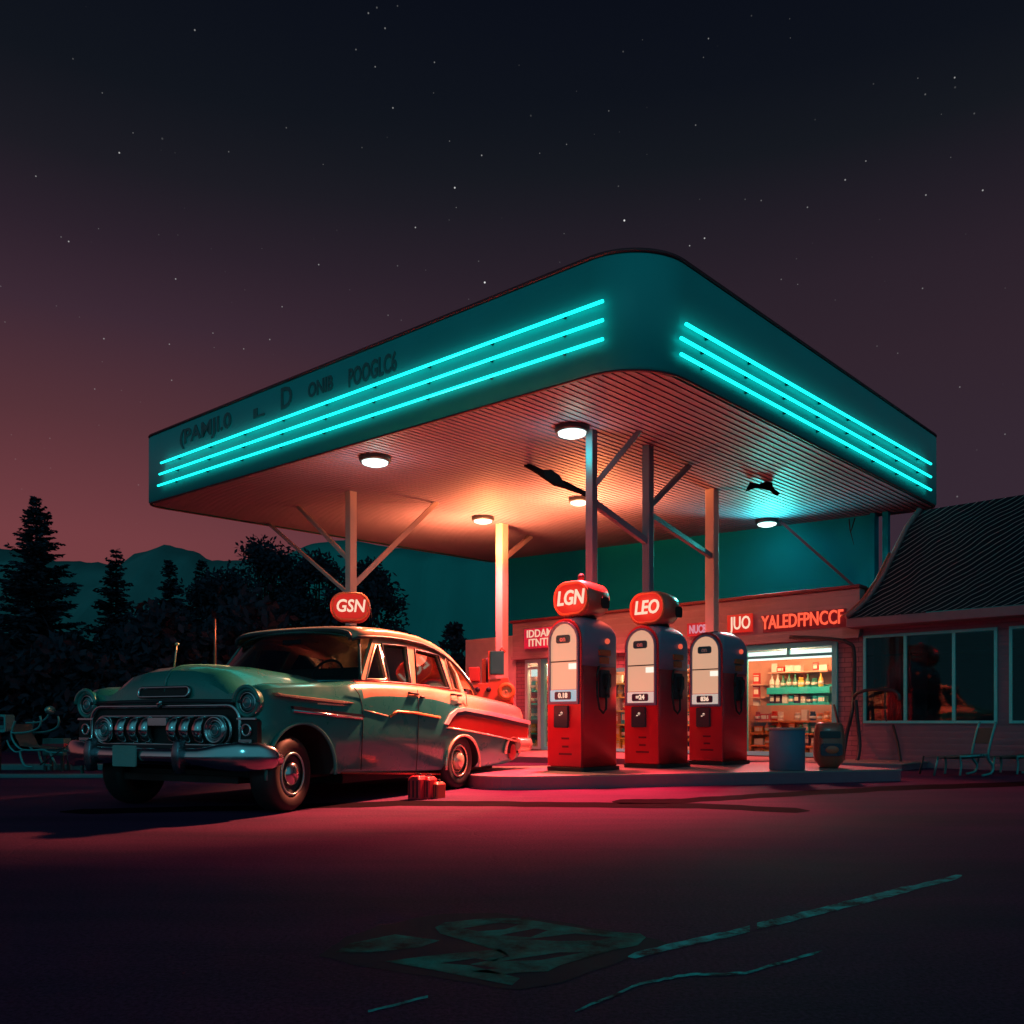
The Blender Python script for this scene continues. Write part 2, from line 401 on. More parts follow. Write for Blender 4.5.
decal('lane_line', [band(wob([(575, 1012), (640, 984), (690, 975), (745, 974), (822, 951)], 8, 0.7), [0.6]+[1.3]*31+[0.3]), band(wob([(368, 1012), (400, 1004), (428, 997)], 6, 0.5), [1.2]*13)], line, 0.0018)

# forecourt: pump island and the shop's walkway
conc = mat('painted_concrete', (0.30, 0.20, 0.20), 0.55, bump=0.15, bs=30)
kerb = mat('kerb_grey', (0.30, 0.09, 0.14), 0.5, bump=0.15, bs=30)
def slab(name, pts, z, lip=0.03):
    mb = MB()
    mb.plate(pts, lambda a, b_, d: (a, b_, d), z, z-lip*0+0.0-0.02, mi=0)
    c = Vector((sum(p[0] for p in pts)/len(pts), sum(p[1] for p in pts)/len(pts)))
    ins = [tuple(c+(Vector(p)-c)*0.996) for p in pts]
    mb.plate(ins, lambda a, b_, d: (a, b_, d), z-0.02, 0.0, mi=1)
    return tag(mb.build(name, [conc, kerb]), kind='structure')
f0 = ground(530, 790).xy; f1 = ground(902, 781).xy
dirf = (f1-f0).normalized(); nrm = Vector((-dirf.y, dirf.x))
isl = []
for k in range(9):
    a = PI+PI/2*k/8; isl.append(tuple(f0+nrm*0.55+dirf*(0.55*math.cos(a))+nrm*(0.55*math.sin(a))))
isl += [tuple(f1), tuple(f1+nrm*2.2), tuple(f0+nrm*2.2-dirf*0.55)]
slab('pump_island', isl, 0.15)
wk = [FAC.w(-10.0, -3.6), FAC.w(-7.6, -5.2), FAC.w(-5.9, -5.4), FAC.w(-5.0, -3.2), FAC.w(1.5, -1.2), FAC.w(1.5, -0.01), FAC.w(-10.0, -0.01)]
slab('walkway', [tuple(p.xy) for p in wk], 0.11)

# ------------------------------------------------------------------ hills
hillm = mat('hillside', (0.10, 0.26, 0.26), 0.95, var=0.35, vs=0.03, bump=0.3, bs=0.15, spec=0.0)
def hill(name, prof, Y, base_front, depth, m, rough=1.0):
    rows = []; us = []
    u = prof[0][0]
    while u <= prof[-1][0]: us.append(u); u += 6
    def hh(u):
        for (a, va), (b_, vb) in zip(prof, prof[1:]):
            if a <= u <= b_: f = (u-a)/(b_-a); f = f*f*(3-2*f); return va+(vb-va)*f
    for j, (fy, fz) in enumerate(((-1, -0.02), (-0.7, 0.22), (-0.4, 0.55), (-0.18, 0.85), (0, 1), (0.3, 0.8), (1, -0.02))):
        row = []
        for i, u in enumerate(us):
            p = at(u, hh(u)+(math.sin(u*0.37)+math.sin(u*0.83))*0.5*rough, Y)
            yy = Y+(fy*base_front if fy < 0 else fy*depth)
            k = math.sin(i*0.9+j*1.7)*0.05*(1-abs(fz-0.5)*2)
            row.append((p.x*(0.5+0.5*yy/Y), yy, max(-0.5, p.z*(fz+k))))
        rows.append(row)
    mb = MB(); mb.grid(rows)
    return tag(mb.build(name, m), kind='structure')
hill('hills', [(-700, 585), (-300, 560), (-120, 570), (0, 548), (25, 553), (62, 561), (92, 562), (118, 566), (140, 552), (168, 545), (192, 551), (215, 561), (240, 560), (275, 556), (320, 560), (420, 552), (560, 566), (800, 575), (1400, 590)], 420, 200, 200, hillm)
hill2m = mat('near_hillside', (0.05, 0.40, 0.37), 0.95, var=0.2, vs=0.05, bump=0.2, bs=0.3, spec=0.0)
hill('hills', [(258, 640), (275, 580), (290, 552), (315, 543), (345, 540), (400, 548), (560, 556), (800, 570), (1000, 610), (1100, 640)], 110, 55, 40, hill2m, 0.4)

# ------------------------------------------------------------------ trees
bark = mat('bark', (0.02, 0.016, 0.014), 0.9, bump=0.6, bs=12, spec=0.1)
needle = mat('dark_needles', (0.034, 0.042, 0.062), 0.8, var=0.5, vs=1.5, spec=0.1)
leafm = mat('dark_leaves', (0.028, 0.036, 0.056), 0.8, var=0.5, vs=1.5, spec=0.1)
def leaf(mb, p, d, l, wd):
    d = d.normalized(); r = d.cross(Vector((random.uniform(-1, 1), random.uniform(-1, 1), random.uniform(-1, 1))))
    if r.length < 1e-3: return
    r = r.normalized()*wd; q = p+d*l
    mb.add([p-r*0.3, p+r*0.3, p+d*l*0.5+r, q, p+d*l*0.5-r], [(0, 1, 2, 3, 4)])
def conifer(H, R, name, label, loc, seed, dens=1.0):
    random.seed(seed)
    root = thing(name, label, 'tree', loc, 0, 'trees beyond the forecourt')
    t = MB(); t.tube([(0, 0, 0), (0.02*H*0.3, 0, H*0.5), (0, 0, H*0.98)], [H*0.022, H*0.013, H*0.002], 7)
    c = MB(); z = H*0.06; 
    while z < H*0.985:
        f = z/H; rad = R*(1-f)**0.8*random.uniform(0.65, 1.15)+0.03*H*0.3
        for k in range(int(random.uniform(5, 8)*dens)):
            a = random.uniform(0, 2*PI); ln = rad*random.uniform(0.6, 1.12)
            droop = -0.25+0.55*f
            d = Vector((math.cos(a), math.sin(a), droop*0.5)).normalized()
            p0 = Vector((0, 0, z)); tip = p0+d*ln+Vector((0, 0, ln*0.12))
            t.tube([p0, tip], [H*0.003, H*0.0008], 3)
            n = max(4, int(ln*16))
            for i in range(n):
                g_ = (i+0.6)/n; p = p0.lerp(tip, g_)+Vector((random.uniform(-1, 1), random.uniform(-1, 1), random.uniform(-1, 1)))*0.05
                for sgn in (-1, 1):
                    side = Vector((-d.y, d.x, 0))*sgn
                    leaf(c, p, d*0.7+side*random.uniform(0.4, 1.1)+Vector((0, 0, random.uniform(-0.5, 0.25))), (0.22+0.34*(1-g_))*min(1, 0.35+ln/2.2), 0.05)
        z += H*0.021*random.uniform(0.7, 1.3)
    c.build('crown', needle, root, fix=False); t.build('trunk', bark, root, fix=False)
    return root
def broadleaf(H, R, name, label, loc, seed, cat='tree', group='trees beyond the forecourt', low=0.12, dens=1.0):
    random.seed(seed)
    root = thing(name, label, cat, loc, 0, group)
    t = MB(); t.tube([(0, 0, 0), (0.1, 0, H*0.3), (0, 0.1, H*0.7)], [H*0.03, H*0.02, H*0.008], 7)
    c = MB()
    for k in range(int(75*dens)):
        a = random.uniform(0, 2*PI); f = random.uniform(low, 0.96)
        prof = math.sin(min(1, (f-low)/(1-low)*0.92+0.12)*PI)**0.6
        rr_ = R*0.86*prof*random.random()**0.42
        q = Vector((math.cos(a)*rr_, math.sin(a)*rr_, H*f))
        t.tube([(0, 0, H*f*0.55), q], [H*0.006, H*0.0015], 4)
        s_ = R*random.uniform(0.14, 0.26)
        for i in range(int(90*dens)):
            o = Vector((max(-1.8, min(1.8, random.gauss(0, 1))), max(-1.8, min(1.8, random.gauss(0, 1))), max(-1.5, min(1.5, random.gauss(0, 0.8)))))*s_*0.6
            leaf(c, q+o, Vector((random.uniform(-1, 1), random.uniform(-1, 1), random.uniform(-0.7, 0.9))), random.uniform(0.14, 0.3), 0.06)
    c.build('crown', leafm, root, fix=False); t.build('trunk', bark, root, fix=False)
    return root
def base(u, Y): return ((u-CX)/F*Y, Y, 0)
def hgt(v, Y): return CH+(HY-v)/F*Y
conifer(hgt(494, 34), 2.9, 'fir_tree', 'tallest dark fir standing at the far left against the red sky', base(36, 34), 3, 1.25)
conifer(hgt(546, 38), 2.0, 'fir_tree', 'slim dark fir with narrow top rising beside the tallest fir', base(116, 38), 5, 1.1)
conifer(hgt(560, 40), 2.3, 'fir_tree', 'dark fir with ragged tip between the slim fir and the round trees', base(170, 40), 8)
conifer(hgt(558, 42), 2.0, 'fir_tree', 'thin pointed fir rising directly left of the big round tree', base(202, 42), 9)
conifer(hgt(625, 30), 2.6, 'fir_tree', 'broad low fir at the foot of the tallest fir, cut by the left edge', base(-12, 30), 12)
conifer(hgt(630, 30), 2.6, 'fir_tree', 'low fir filling the gap right of the tallest fir', base(76, 30), 14)
broadleaf(hgt(543, 38), 3.2, 'broadleaf_tree', 'big round dark tree behind the car windscreen, tallest of the leafy trees', base(262, 38), 21, dens=1.3)
broadleaf(hgt(575, 36), 2.8, 'broadleaf_tree', 'round dark tree left of the big round tree, above the car bonnet', base(222, 36), 22)
broadleaf(hgt(612, 36), 2.6, 'broadleaf_tree', 'low spreading dark tree behind the front of the car', base(145, 36), 23)
broadleaf(hgt(566, 33), 2.3, 'broadleaf_tree', 'dark leafy tree just right of the column with braces', base(366, 33), 24)
broadleaf(hgt(556, 35), 2.4, 'broadleaf_tree', 'dark leafy tree directly left of the column with braces', base(318, 35), 25)
broadleaf(hgt(622, 30), 0.7, 'small_tree', 'little dark tree standing alone left of the shop end wall', base(456, 30), 26, low=0.3, dens=0.5)
# dense undergrowth under the trees: one dark mass
random.seed(31); ug = MB()
for i in range(5200):
    u = random.uniform(-160, 440); Y = random.uniform(22, 31)
    top = 640+25*math.sin(u*0.021)+18*math.sin(u*0.063+1)
    if u > 380: top += (u-380)*1.2
    z = hgt(top, Y)*random.random()**0.7
    p = Vector(base(u, Y)); p.z = z
    for _ in range(9): leaf(ug, p+Vector((random.gauss(0, .25), random.gauss(0, .25), random.gauss(0, .2))), Vector((random.uniform(-1, 1), random.uniform(-1, 1), random.uniform(-0.6, 1))), random.uniform(0.2, 0.42), 0.08)
tag(ug.build('undergrowth', leafm, fix=False), 'dark tangled undergrowth below the trees', 'undergrowth', kind='stuff')

# ------------------------------------------------------------------ canopy
can = fthing('canopy', 'huge teal canopy with rounded corners and bands of cyan neon over the pumps', 'canopy', CAN)
fas = mat('teal_enamel', (0.008, 0.42, 0.42), 0.42, var=0.08, vs=1.5, spec=0.4)
trim = mat('maroon_trim', (0.16, 0.02, 0.03), 0.5)
sof = mat('soffit_boards', (0.215, 0.17, 0.25), 0.6, var=0.1, vs=2, spec=0.3)
FH = 1.27
def canring(inset, dz):
    out = []
    x0, x1, y0, y1 = inset, CANX-inset, inset, CANY-inset
    for (cx, cy, a0, r) in ((x0, y0, PI, 0.74), (x1, y0, 1.5*PI, 0.45), (x1, y1, 0, 0.2), (x0, y1, 0.5*PI, 0.42)):
        r = max(0.05, r-inset); sx = 1 if cx == x0 else -1; sy = 1 if cy == y0 else -1
        for k in range(13):
            a = a0+PI/2*k/12; x = cx+sx*r+r*math.cos(a); y = cy+sy*r+r*math.sin(a)
            out.append((x, y, tilt(x, y)+dz))
    return out
mb = MB()
mb.grid([canring(0.06, 0.0), canring(0.0, 0.035), canring(0.0, FH-0.04), canring(0.03, FH)], closed_u=True)
top = canring(0.03, FH); mb.add(top, [tuple(range(len(top)))])
mb.build('fascia', fas, can, weld=True)
mb = MB(); r0 = canring(0.055, 0.07); mb.add(r0, [tuple(reversed(range(len(r0))))]); mb.build('soffit_backing', M['black'], can)
mb = MB(); ring = canring(0.07, 0.0)
def xspan(y):
    xs = []
    for p, q in zip(ring, ring[1:]+ring[:1]):
        if (p[1]-y)*(q[1]-y) < 0: xs.append(p[0]+(q[0]-p[0])*(y-p[1])/(q[1]-p[1]))
    return (min(xs), max(xs)) if len(xs) > 1 else None
y = 0.09
while y < CANY-0.2:
    ya, yb = y, y+0.104; sa_, sb_ = xspan(ya), xspan(yb)
    if sa_ and sb_:
        zz = lambda x, yy, d: tilt(x, yy)+d
        vs = [(sa_[0], ya, zz(sa_[0], ya, 0.0)), (sa_[1], ya, zz(sa_[1], ya, 0.0)), (sb_[1], yb, zz(sb_[1], yb, 0.010)), (sb_[0], yb, zz(sb_[0], yb, 0.010)),
              (sa_[0], ya, zz(sa_[0], ya, 0.05)), (sa_[1], ya, zz(sa_[1], ya, 0.05)), (sb_[1], yb, zz(sb_[1], yb, 0.05)), (sb_[0], yb, zz(sb_[0], yb, 0.05))]
        mb.add(vs, [(0, 1, 2, 3), (7, 6, 5, 4), (0, 4, 5, 1), (1, 5, 6, 2), (2, 6, 7, 3), (3, 7, 4, 0)])
    y += 0.11
mb.build('soffit', sof, can)
mb = MB(); mb.tube(canring(0.012, FH+0.01), 0.022, 6, closed=True); mb.build('top_trim', trim, can)
mb = MB(); mb.tube(canring(0.03, 0.006), 0.014, 6, closed=True); mb.build('bottom_trim', trim, can)
for (a, b_) in (((603, 301), (161, 463)), ((603, 320), (159.5, 474.3)), ((603, 339), (158, 485.7))):
    mb = MB(); p, q = CAN.px(*a, -0.06), CAN.px(*b_, -0.085); mb.tube([p, q], 0.019, 8)
    o = mb.build('neon_tube', M['neon'], can)
    for k in range(9):
        c = MB(); r = p.lerp(q, (k+0.5)/9); c.box(r.x+0.022, 0.001, r.y-0.012, r.y+0.012, r.z-0.014, r.z+0.014)
        c.build('clip', M['dark'], o)
for (a, b_) in (((686, 324), (931, 464)), ((681, 338), (931, 477)), ((681, 354), (931, 490))):
    mb = MB(); p, q = CAN.py(*a, -0.06), CAN.py(*b_, -0.085); mb.tube([p, q], 0.019, 8)
    o = mb.build('neon_tube', M['neon'], can)
    for k in range(8):
        c = MB(); r = p.lerp(q, (k+0.5)/8); c.box(r.x-0.012, r.x+0.012, r.y+0.022, 0.001, r.z-0.014, r.z+0.014)
        c.build('clip', M['dark'], o)
inkm = mat('dark_lettering', (0.006, 0.12, 0.13), 0.6)
def on_left(u, v):
    c = CAN.px(u, v, -0.004)
    return lambda r, h, o: (-0.004-o, c.y-r, c.z+h-r*0.0366)
for txt, ua, ub, v, s_ in (("(PAMJI.0", 179, 230, 430, 0.36), ("L", 253, 264, 413, 0.20), ("D", 281, 292, 398.5, 0.46), ("ONIB", 308, 333, 387.5, 0.30), ("POOGLC6", 348, 396, 371, 0.36)):
    lettering('lettering', txt, s_, on_left((ua+ub)/2, v), inkm, can, 0.01, 0.008, wide=abs(CAN.px(ua, v, 0).y-CAN.px(ub, v, 0).y))
def smooth_(P, k=6):
    P = [Vector(p) for p in P]; out = []
    for i in range(len(P)-1):
        a, b_, c, d = P[max(i-1, 0)], P[i], P[i+1], P[min(i+2, len(P)-1)]
        for j in range(k):
            t_ = j/k; out.append(0.5*((2*b_)+(c-a)*t_+(2*a-5*b_+4*c-d)*t_*t_+(3*b_-a-3*c+d)*t_**3))
    return out+[P[-1]]
# columns: each stands on the ground and carries the canopy
colm = mat('column_paint', (0.60, 0.48, 0.40), 0.45, var=0.1, vs=3, bump=0.05)
steel = mat('blue_steel', (0.14, 0.19, 0.25), 0.45, 0.2)
def column(u, Y, w_, m):
    p = Vector(((u-CX)/F*Y, Y, 0)); q = CAN.loc(p); zt = tilt(q.x, q.y)+0.015
    mb = MB()
    mb.box(q.x-w_/2, q.x+w_/2, q.y-w_/2, q.y+w_/2, 0.0, zt)
    o = mb.build('column', m, can, 0.012)
    mb = MB(); mb.box(q.x-w_*0.9, q.x+w_*0.9, q.y-w_*0.9, q.y+w_*0.9, 0, 0.19); mb.build('base_plate', M['dark'], o, 0.01)
    return lambda v: CAN.loc(at(u, v, Y))
def brace(a, b_, m=steel, w_=0.06):
    mb = MB(); mb.bar(a, b_, w_, w_*1.2); mb.build('brace', m, can, 0.006)
sf = lambda u, v: CAN.loc(soffit(u, v))+Vector((0, 0, 0.02))
c1 = column(351, 15.4, 0.145, colm); c2 = column(502, 18.3, 0.19, colm)
c3 = column(591.5, 11.55, 0.115, steel); c4 = column(648, 12.25, 0.12, steel); c5 = column(712, 14.9, 0.17, colm)
brace(c1(562), sf(298, 507), colm); brace(c1(588), sf(437, 503), colm, 0.075); brace(c1(596), sf(268, 524), colm, 0.05)
brace(c2(560), sf(531, 537), colm, 0.08)
brace(c3(489), sf(640, 432)); brace(c3(501), c4(543), steel, 0.075); brace(c3(497), sf(527, 466), M['matte'], 0.05)
brace(c4(508), sf(690, 466)); brace(c4(514), c5(557), steel, 0.07)

# ceiling lamps
lamp_white = glow('lamp_glass_cool', (0.72, 1.0, 0.97), 2.2)
lamp_warm = glow('lamp_glass_warm', (1.0, 0.86, 0.70), 2.2)
LP = [((375, 457), 0.20, lamp_white, 'round cool white ceiling lamp nearest the left end of the canopy'),
      ((572, 427), 0.19, lamp_white, 'round cool white ceiling lamp closest to the rounded canopy corner'),
      ((579, 498), 0.16, lamp_warm, 'round warm ceiling lamp partly behind the dark column by the first pump'),
      ((483, 517), 0.19, lamp_warm, 'round warm ceiling lamp beside the pale column above the car tail'),
      ((767, 520), 0.19, lamp_white, 'round cool white ceiling lamp above the shop window')]
lamps = []
for (uv, r, m, lab) in LP:
    p = soffit(*uv); t = thing('ceiling_lamp', lab, 'lamp', p, 0, 'round lamps under the canopy'); lamps.append(p)
    mb = MB(); mb.lathe([(r*1.18, 0.02), (r*1.18, -0.05), (r*1.1, -0.075), (r*0.99, -0.08), (r*0.99, -0.03)], 32); mb.build('housing', M['dark'], t)
    mb = MB(); mb.lathe([(r*0.985, -0.05), (r*0.93, -0.10), (r*0.6, -0.125), (0.001, -0.13)], 32); mb.build('diffuser', m, t)

mb = MB(); mb.tube(smooth_([sf(708, 503), sf(735, 472), sf(760, 454), sf(785, 443), sf(799, 437)]), 0.012, 6); mb.build('cable', trim, can)
mb = MB(); mb.bar(sf(779, 521), CAN.loc(FAC.w(*FAC.py(856, 588, 1.86))), 0.05); mb.build('brace', mat('plum_steel', (0.10, 0.05, 0.09), 0.5), can)
for q_ in ([(849, 519), (850, 530), (854, 545)], [(855, 518), (852, 528), (850.5, 533)]):
    mb = MB(); mb.tube([CAN.loc(at(u, v, 16.6)) for u, v in q_], [0.012, 0.012, 0.004], 5); mb.build('dangling_wire', M['black'], can)
# tattered dark thing pinned to the brace and one under the soffit
def ribbon(name, lab, cat, px, Y, m, th=0.03):
    mb = MB(); c = at(sum(p[0] for p in px)/len(px), sum(p[1] for p in px)/len(px), Y)
    mb.plate([((p[0]-CX)/F*Y-c.x, CH+(HY-p[1])/F*Y-c.z) for p in px], lambda a, b_, d: (a, d+0.06*math.sin(a*9), b_), -th/2, th/2)
    o = mb.build(name, m); o.location = c
    return tag(o, lab, cat)
sp_ = soffit(762, 487)
ribbon('torn_cloth', 'ragged black scrap hanging under the teal lit part of the ceiling', 'cloth scrap', [(745, 492), (749, 483), (758, 485), (765, 482), (773, 482), (774, 487), (781, 493), (778, 495), (771, 490), (762, 489), (754, 489)], sp_.y-0.35, M['matte'])
pz = CAN.w(*c3(497)).y+0.25
ribbon('perched_bird', 'black long winged bird on the thin brace left of the dark column', 'bird', [(524, 465), (534, 467), (543, 472), (551, 471), (560, 476), (565, 484), (573, 488), (585, 495), (575, 491), (563, 486), (554, 485), (545, 480), (534, 472)], pz, M['matte'], 0.09)

# ------------------------------------------------------------------ back wall behind the shop
bw = fthing('back_wall', 'tall plain teal wall rising behind the low shop', 'wall', FAC)
tealw = mat('teal_wall', (0.002, 0.40, 0.52), 0.85, var=0.08, vs=1.2, bump=0.08, bs=20, spec=0.05)
x0 = FAC.py(505, 600, 1.95).x; x1 = FAC.py(874, 600, 1.95).x
mb = MB(); mb.box(x0, x1, 1.95, 2.2, 0, 5.4); mb.build('wall', tealw, bw)
for u, wd, lo in ((874, 0.09, 580), (887, 0.11, 552)):
    x = FAC.py(u, 600, 1.9).x; mb = MB(); mb.box(x-wd/2, x+wd/2, 1.80, 1.92, 0 if wd < 0.1 else 2.5, FAC.py(u, 512, 1.9).z); mb.build('post', tealw, bw, 0.01)

# ------------------------------------------------------------------ shop
shop = fthing('shop', 'low brick roadside shop with lit display windows under the canopy', 'shop', FAC)
brick = mat('painted_brick', (0.30, 0.15, 0.17), 0.75, var=0.25, vs=3, bump=0.2, bs=25)
nt = brick.node_tree; b = nt.nodes['Principled BSDF']
tcb = nt.nodes.new('ShaderNodeTexCoord'); mpb = nt.nodes.new('ShaderNodeMapping'); mpb.inputs['Rotation'].default_value = (PI/2, 0, 0)
nt.links.new(tcb.outputs['Object'], mpb.inputs[0])
bt = nt.nodes.new('ShaderNodeTexBrick'); bt.inputs['Scale'].default_value = 1; bt.inputs['Brick Width'].default_value = 0.24; bt.inputs['Row Height'].default_value = 0.085; bt.inputs['Mortar Size'].default_value = 0.008
nt.links.new(mpb.outputs[0], bt.inputs['Vector'])
bt.inputs['Color1'].default_value = (0.30, 0.14, 0.165, 1); bt.inputs['Color2'].default_value = (0.24, 0.12, 0.145, 1); bt.inputs['Mortar'].default_value = (0.13, 0.07, 0.09, 1)
nt.links.new(bt.outputs['Color'], b.inputs['Base Color'])
bpb = nt.nodes.new('ShaderNodeBump'); bpb.inputs['Strength'].default_value = 0.7; bpb.inputs['Distance'].default_value = 0.012; bpb.invert = True
nt.links.new(bt.outputs['Fac'], bpb.inputs['Height']); nt.links.new(bpb.outputs['Normal'], b.inputs['Normal'])
boards = mat('band_boards', (0.34, 0.21, 0.23), 0.6, var=0.12, bump=0.08); grooves(boards, 2, 0.14, 0.012, 0.8)
fx = lambda u, v=700, y=0.0: FAC.py(u, v, y).x
fz = lambda u, v, y=0.0: FAC.py(u, v, y).z
XL, XW, XR = fx(466), fx(516), fx(862)
holes = []
def wrect(u0, u1, v0, v1, uz):                       # window opening from the photo's measures
    return fx(u0), fx(u1), max(0.13, fz(uz, v1)), min(2.16, fz(uz, v0))
wmain = wrect(744, 837, 641, 764, 800); wleft = wrect(527, 541, 655, 762, 535); wdoor = (fx(543), fx(604), 0.12, min(2.16, fz(555, 656))); wmid = wrect(612, 704, 668, 763, 640)
WINS = [wmain, wleft, wdoor, wmid]
for a in WINS: holes.append([(a[0], a[2]), (a[1], a[2]), (a[1], a[3]), (a[0], a[3])])
mb = MB()
mb.plate([(XW, 0), (XR, 0), (XR, 2.22), (XW, 2.22)], lambda a, b_, d: (a, d, b_), 0.0, 0.14, holes=[h for h in holes if h[2][1] < 2.21 and h[0][0] > XW])
mb.build('wall', brick, shop)
def clampz(a): return a
mb = MB(); mb.box(XW-0.02, XR, -0.10, 0.14, 2.223, 3.04); mb.build('sign_band', boards, shop, 0.01)
mb = MB(); mb.box(XW-0.05, XR+0.02, -0.16, 0.2, 3.043, 3.10); mb.build('coping', trim, shop, 0.01)
mb = MB(); mb.box(XW-0.03, XR, -0.15, -0.103, 2.19, 2.26); mb.build('band_moulding', boards, shop, 0.01)
pale = mat('pale_render', (0.52, 0.36, 0.36), 0.8, bump=0.15, bs=12)
mb = MB(); mb.box(XL, XW-0.003, -0.02, 1.7, 0, 2.77); mb.build('end_wall', pale, shop, 0.01)
inner = mat('warm_interior', (0.50, 0.25, 0.17), 0.8, bump=0.05)
mb = MB(); mb.box(XW, XR, 1.70, 1.80, 0.0, 3.0); mb.build('inner_wall', inner, shop)
mb = MB(); mb.box(XW, XR, 0.145, 1.695, 0.0, 0.115); mb.build('floor', inner, shop)
mb = MB(); mb.box(XW, XR, 0.145, 1.695, 2.6, 2.7); mb.build('inner_ceiling', inner, shop)
mb = MB(); mb.box(XR-0.12, XR-0.002, 0.143, 1.698, 0.12, 2.6); mb.build('inner_wall', inner, shop)
mb = MB(); mb.box(XW-0.02, XR, 0.205, 1.80, 3.045, 3.09); mb.build('roof', M['dark'], shop)
frame = mat('pale_teal_frame', (0.42, 0.62, 0.62), 0.4)
cyanframe = mat('cyan_frame', (0.10, 0.62, 0.62), 0.35)
gl = mat('clear_glass', (0.9, 0.95, 0.95), 0.02, var=0)
def glassify(m, tint, f=0.09, k=0.6):
    nt = m.node_tree; N = nt.nodes; K = nt.links; out = N['Material Output']
    tr = N.new('ShaderNodeBsdfTransparent'); tr.inputs[0].default_value = (*tint, 1)
    gs = N.new('ShaderNodeBsdfGlossy'); gs.inputs['Roughness'].default_value = 0.03
    lw = N.new('ShaderNodeLayerWeight'); lw.inputs[0].default_value = 0.35
    ma = N.new('ShaderNodeMath'); ma.operation = 'MULTIPLY_ADD'; ma.inputs[1].default_value = k; ma.inputs[2].default_value = f
    K.new(lw.outputs['Fresnel'], ma.inputs[0])
    mi = N.new('ShaderNodeMixShader'); K.new(ma.outputs[0], mi.inputs[0]); K.new(tr.outputs[0], mi.inputs[1]); K.new(gs.outputs[0], mi.inputs[2])
    K.new(mi.outputs[0], out.inputs['Surface'])
glassify(gl, (0.93, 0.97, 0.96), 0.02)
def window(a, m, fw=0.07, mull=(), trans=None, name='display_window'):
    x0, x1, z0, z1 = a
    mb = MB()
    mb.plate([(x0-0.02, z0), (x1+0.02, z0), (x1+0.02, z1+0.02), (x0-0.02, z1+0.02)], lambda p, q, d: (p, d, q), -0.05, 0.03, holes=[[(x0+fw, z0+fw), (x1-fw, z0+fw), (x1-fw, z1-fw), (x0+fw, z1-fw)]])
    o = mb.build(name, m, shop)
    mm = MB()
    for f in mull: x = x0+(x1-x0)*f; mm.box(x-0.022, x+0.022, -0.04, 0.025, (trans or z0)+0.02, z1-fw-0.002)
    if trans: mm.box(x0+fw+.002, x1-fw-.002, -0.035, 0.02, trans-0.03, trans+0.018)
    if mm.v: mm.build('mullion', m, o)
    g_ = MB(); g_.box(x0+fw, x1-fw, 0.004, 0.010, z0+fw, z1-fw); g_.build('pane', gl, o)
    return o
window(wmain, cyanframe, 0.075, (0.5,), fz(800, 655)); window(wleft, frame, 0.06, (), fz(535, 668)); window(wmid, cyanframe, 0.06, (0.33, 0.66))
window(wdoor, cyanframe, 0.08, (0.3,), None, 'shop_door')
# signs on the shop
def on_shop(u, v, y=-0.16):
    c = FAC.py(u, v, y)
    return lambda r, h, o: (c.x+r, y-o, c.z+h)
def board(u0, u1, v0, v1, y=-0.155, m=None, th=0.05):
    um = (u0+u1)/2; mb = MB(); c = FAC.py(um, (v0+v1)/2, y)
    hx = (fx(u1, 700, y)-fx(u0, 700, y))/2; hz = abs(fz(um, v0, y)-fz(um, v1, y))/2
    mb.box(c.x-hx, c.x+hx, y-th, y-0.001, c.z-hz, c.z+hz); return mb
sg = fthing('shop_sign', 'long run of red neon letters along the shop band above the window', 'sign', FAC)
redback = glow('dim_red_backing', (0.5, 0.012, 0.02), 0.4, (0.3, 0.02, 0.03))
board(762, 845, 612, 630, -0.10, redback, 0.012).build('backing', mat('maroon_backing', (0.22, 0.02, 0.05), 0.5), sg)
lettering('letters', 'YALEDFPNCCF', 0.345, on_shop(801.5, 620.5, -0.125), M['red_letter'], sg, 0.03, 0.004, wide=fx(842, 620)-fx(761, 620))
sg = fthing('shop_sign', 'lit red sign panel with three letters left of the long red lettering', 'sign', FAC)
board(728, 753, 614.5, 632.5, -0.155, None, 0.04).build('panel', M['sign_red'], sg, 0.006)
lettering('letters', 'JUO', 0.34, on_shop(740.5, 623.5, -0.197), M['warm_letter'], sg, 0.012, 0.004, wide=fx(751, 620)-fx(730.5, 620))
sg = fthing('shop_sign', 'small dim red sign panel beside the pale column right of the second pump', 'sign', FAC)
board(688, 707, 623, 636, -0.155, None, 0.04).build('panel', glow('dim_red_sign', (0.6, 0.02, 0.03), 0.45, (0.3, 0.02, 0.02)), sg, 0.006)
lettering('letters', 'NUC8', 0.22, on_shop(697.5, 629.5, -0.197), glow('pink_letter', (0.9, 0.35, 0.45), 0.7), sg, 0.012, 0.006, wide=fx(706, 620)-fx(690, 620))
sg = fthing('shop_sign', 'two line crimson sign panel left of the first pump', 'sign', FAC)
board(525, 556, 628, 648, -0.155, None, 0.04).build('panel', glow('crimson_sign', (0.62, 0.012, 0.05), 0.55, (0.4, 0.02, 0.04)), sg, 0.006)
lettering('letters', 'IDDAM\nITNTL', 0.24, on_shop(539.5, 638, -0.197), glow('peach_letter', (1, 0.6, 0.42), 0.9), sg, 0.012, 0.003, wide=fx(553, 638)-fx(528, 638))

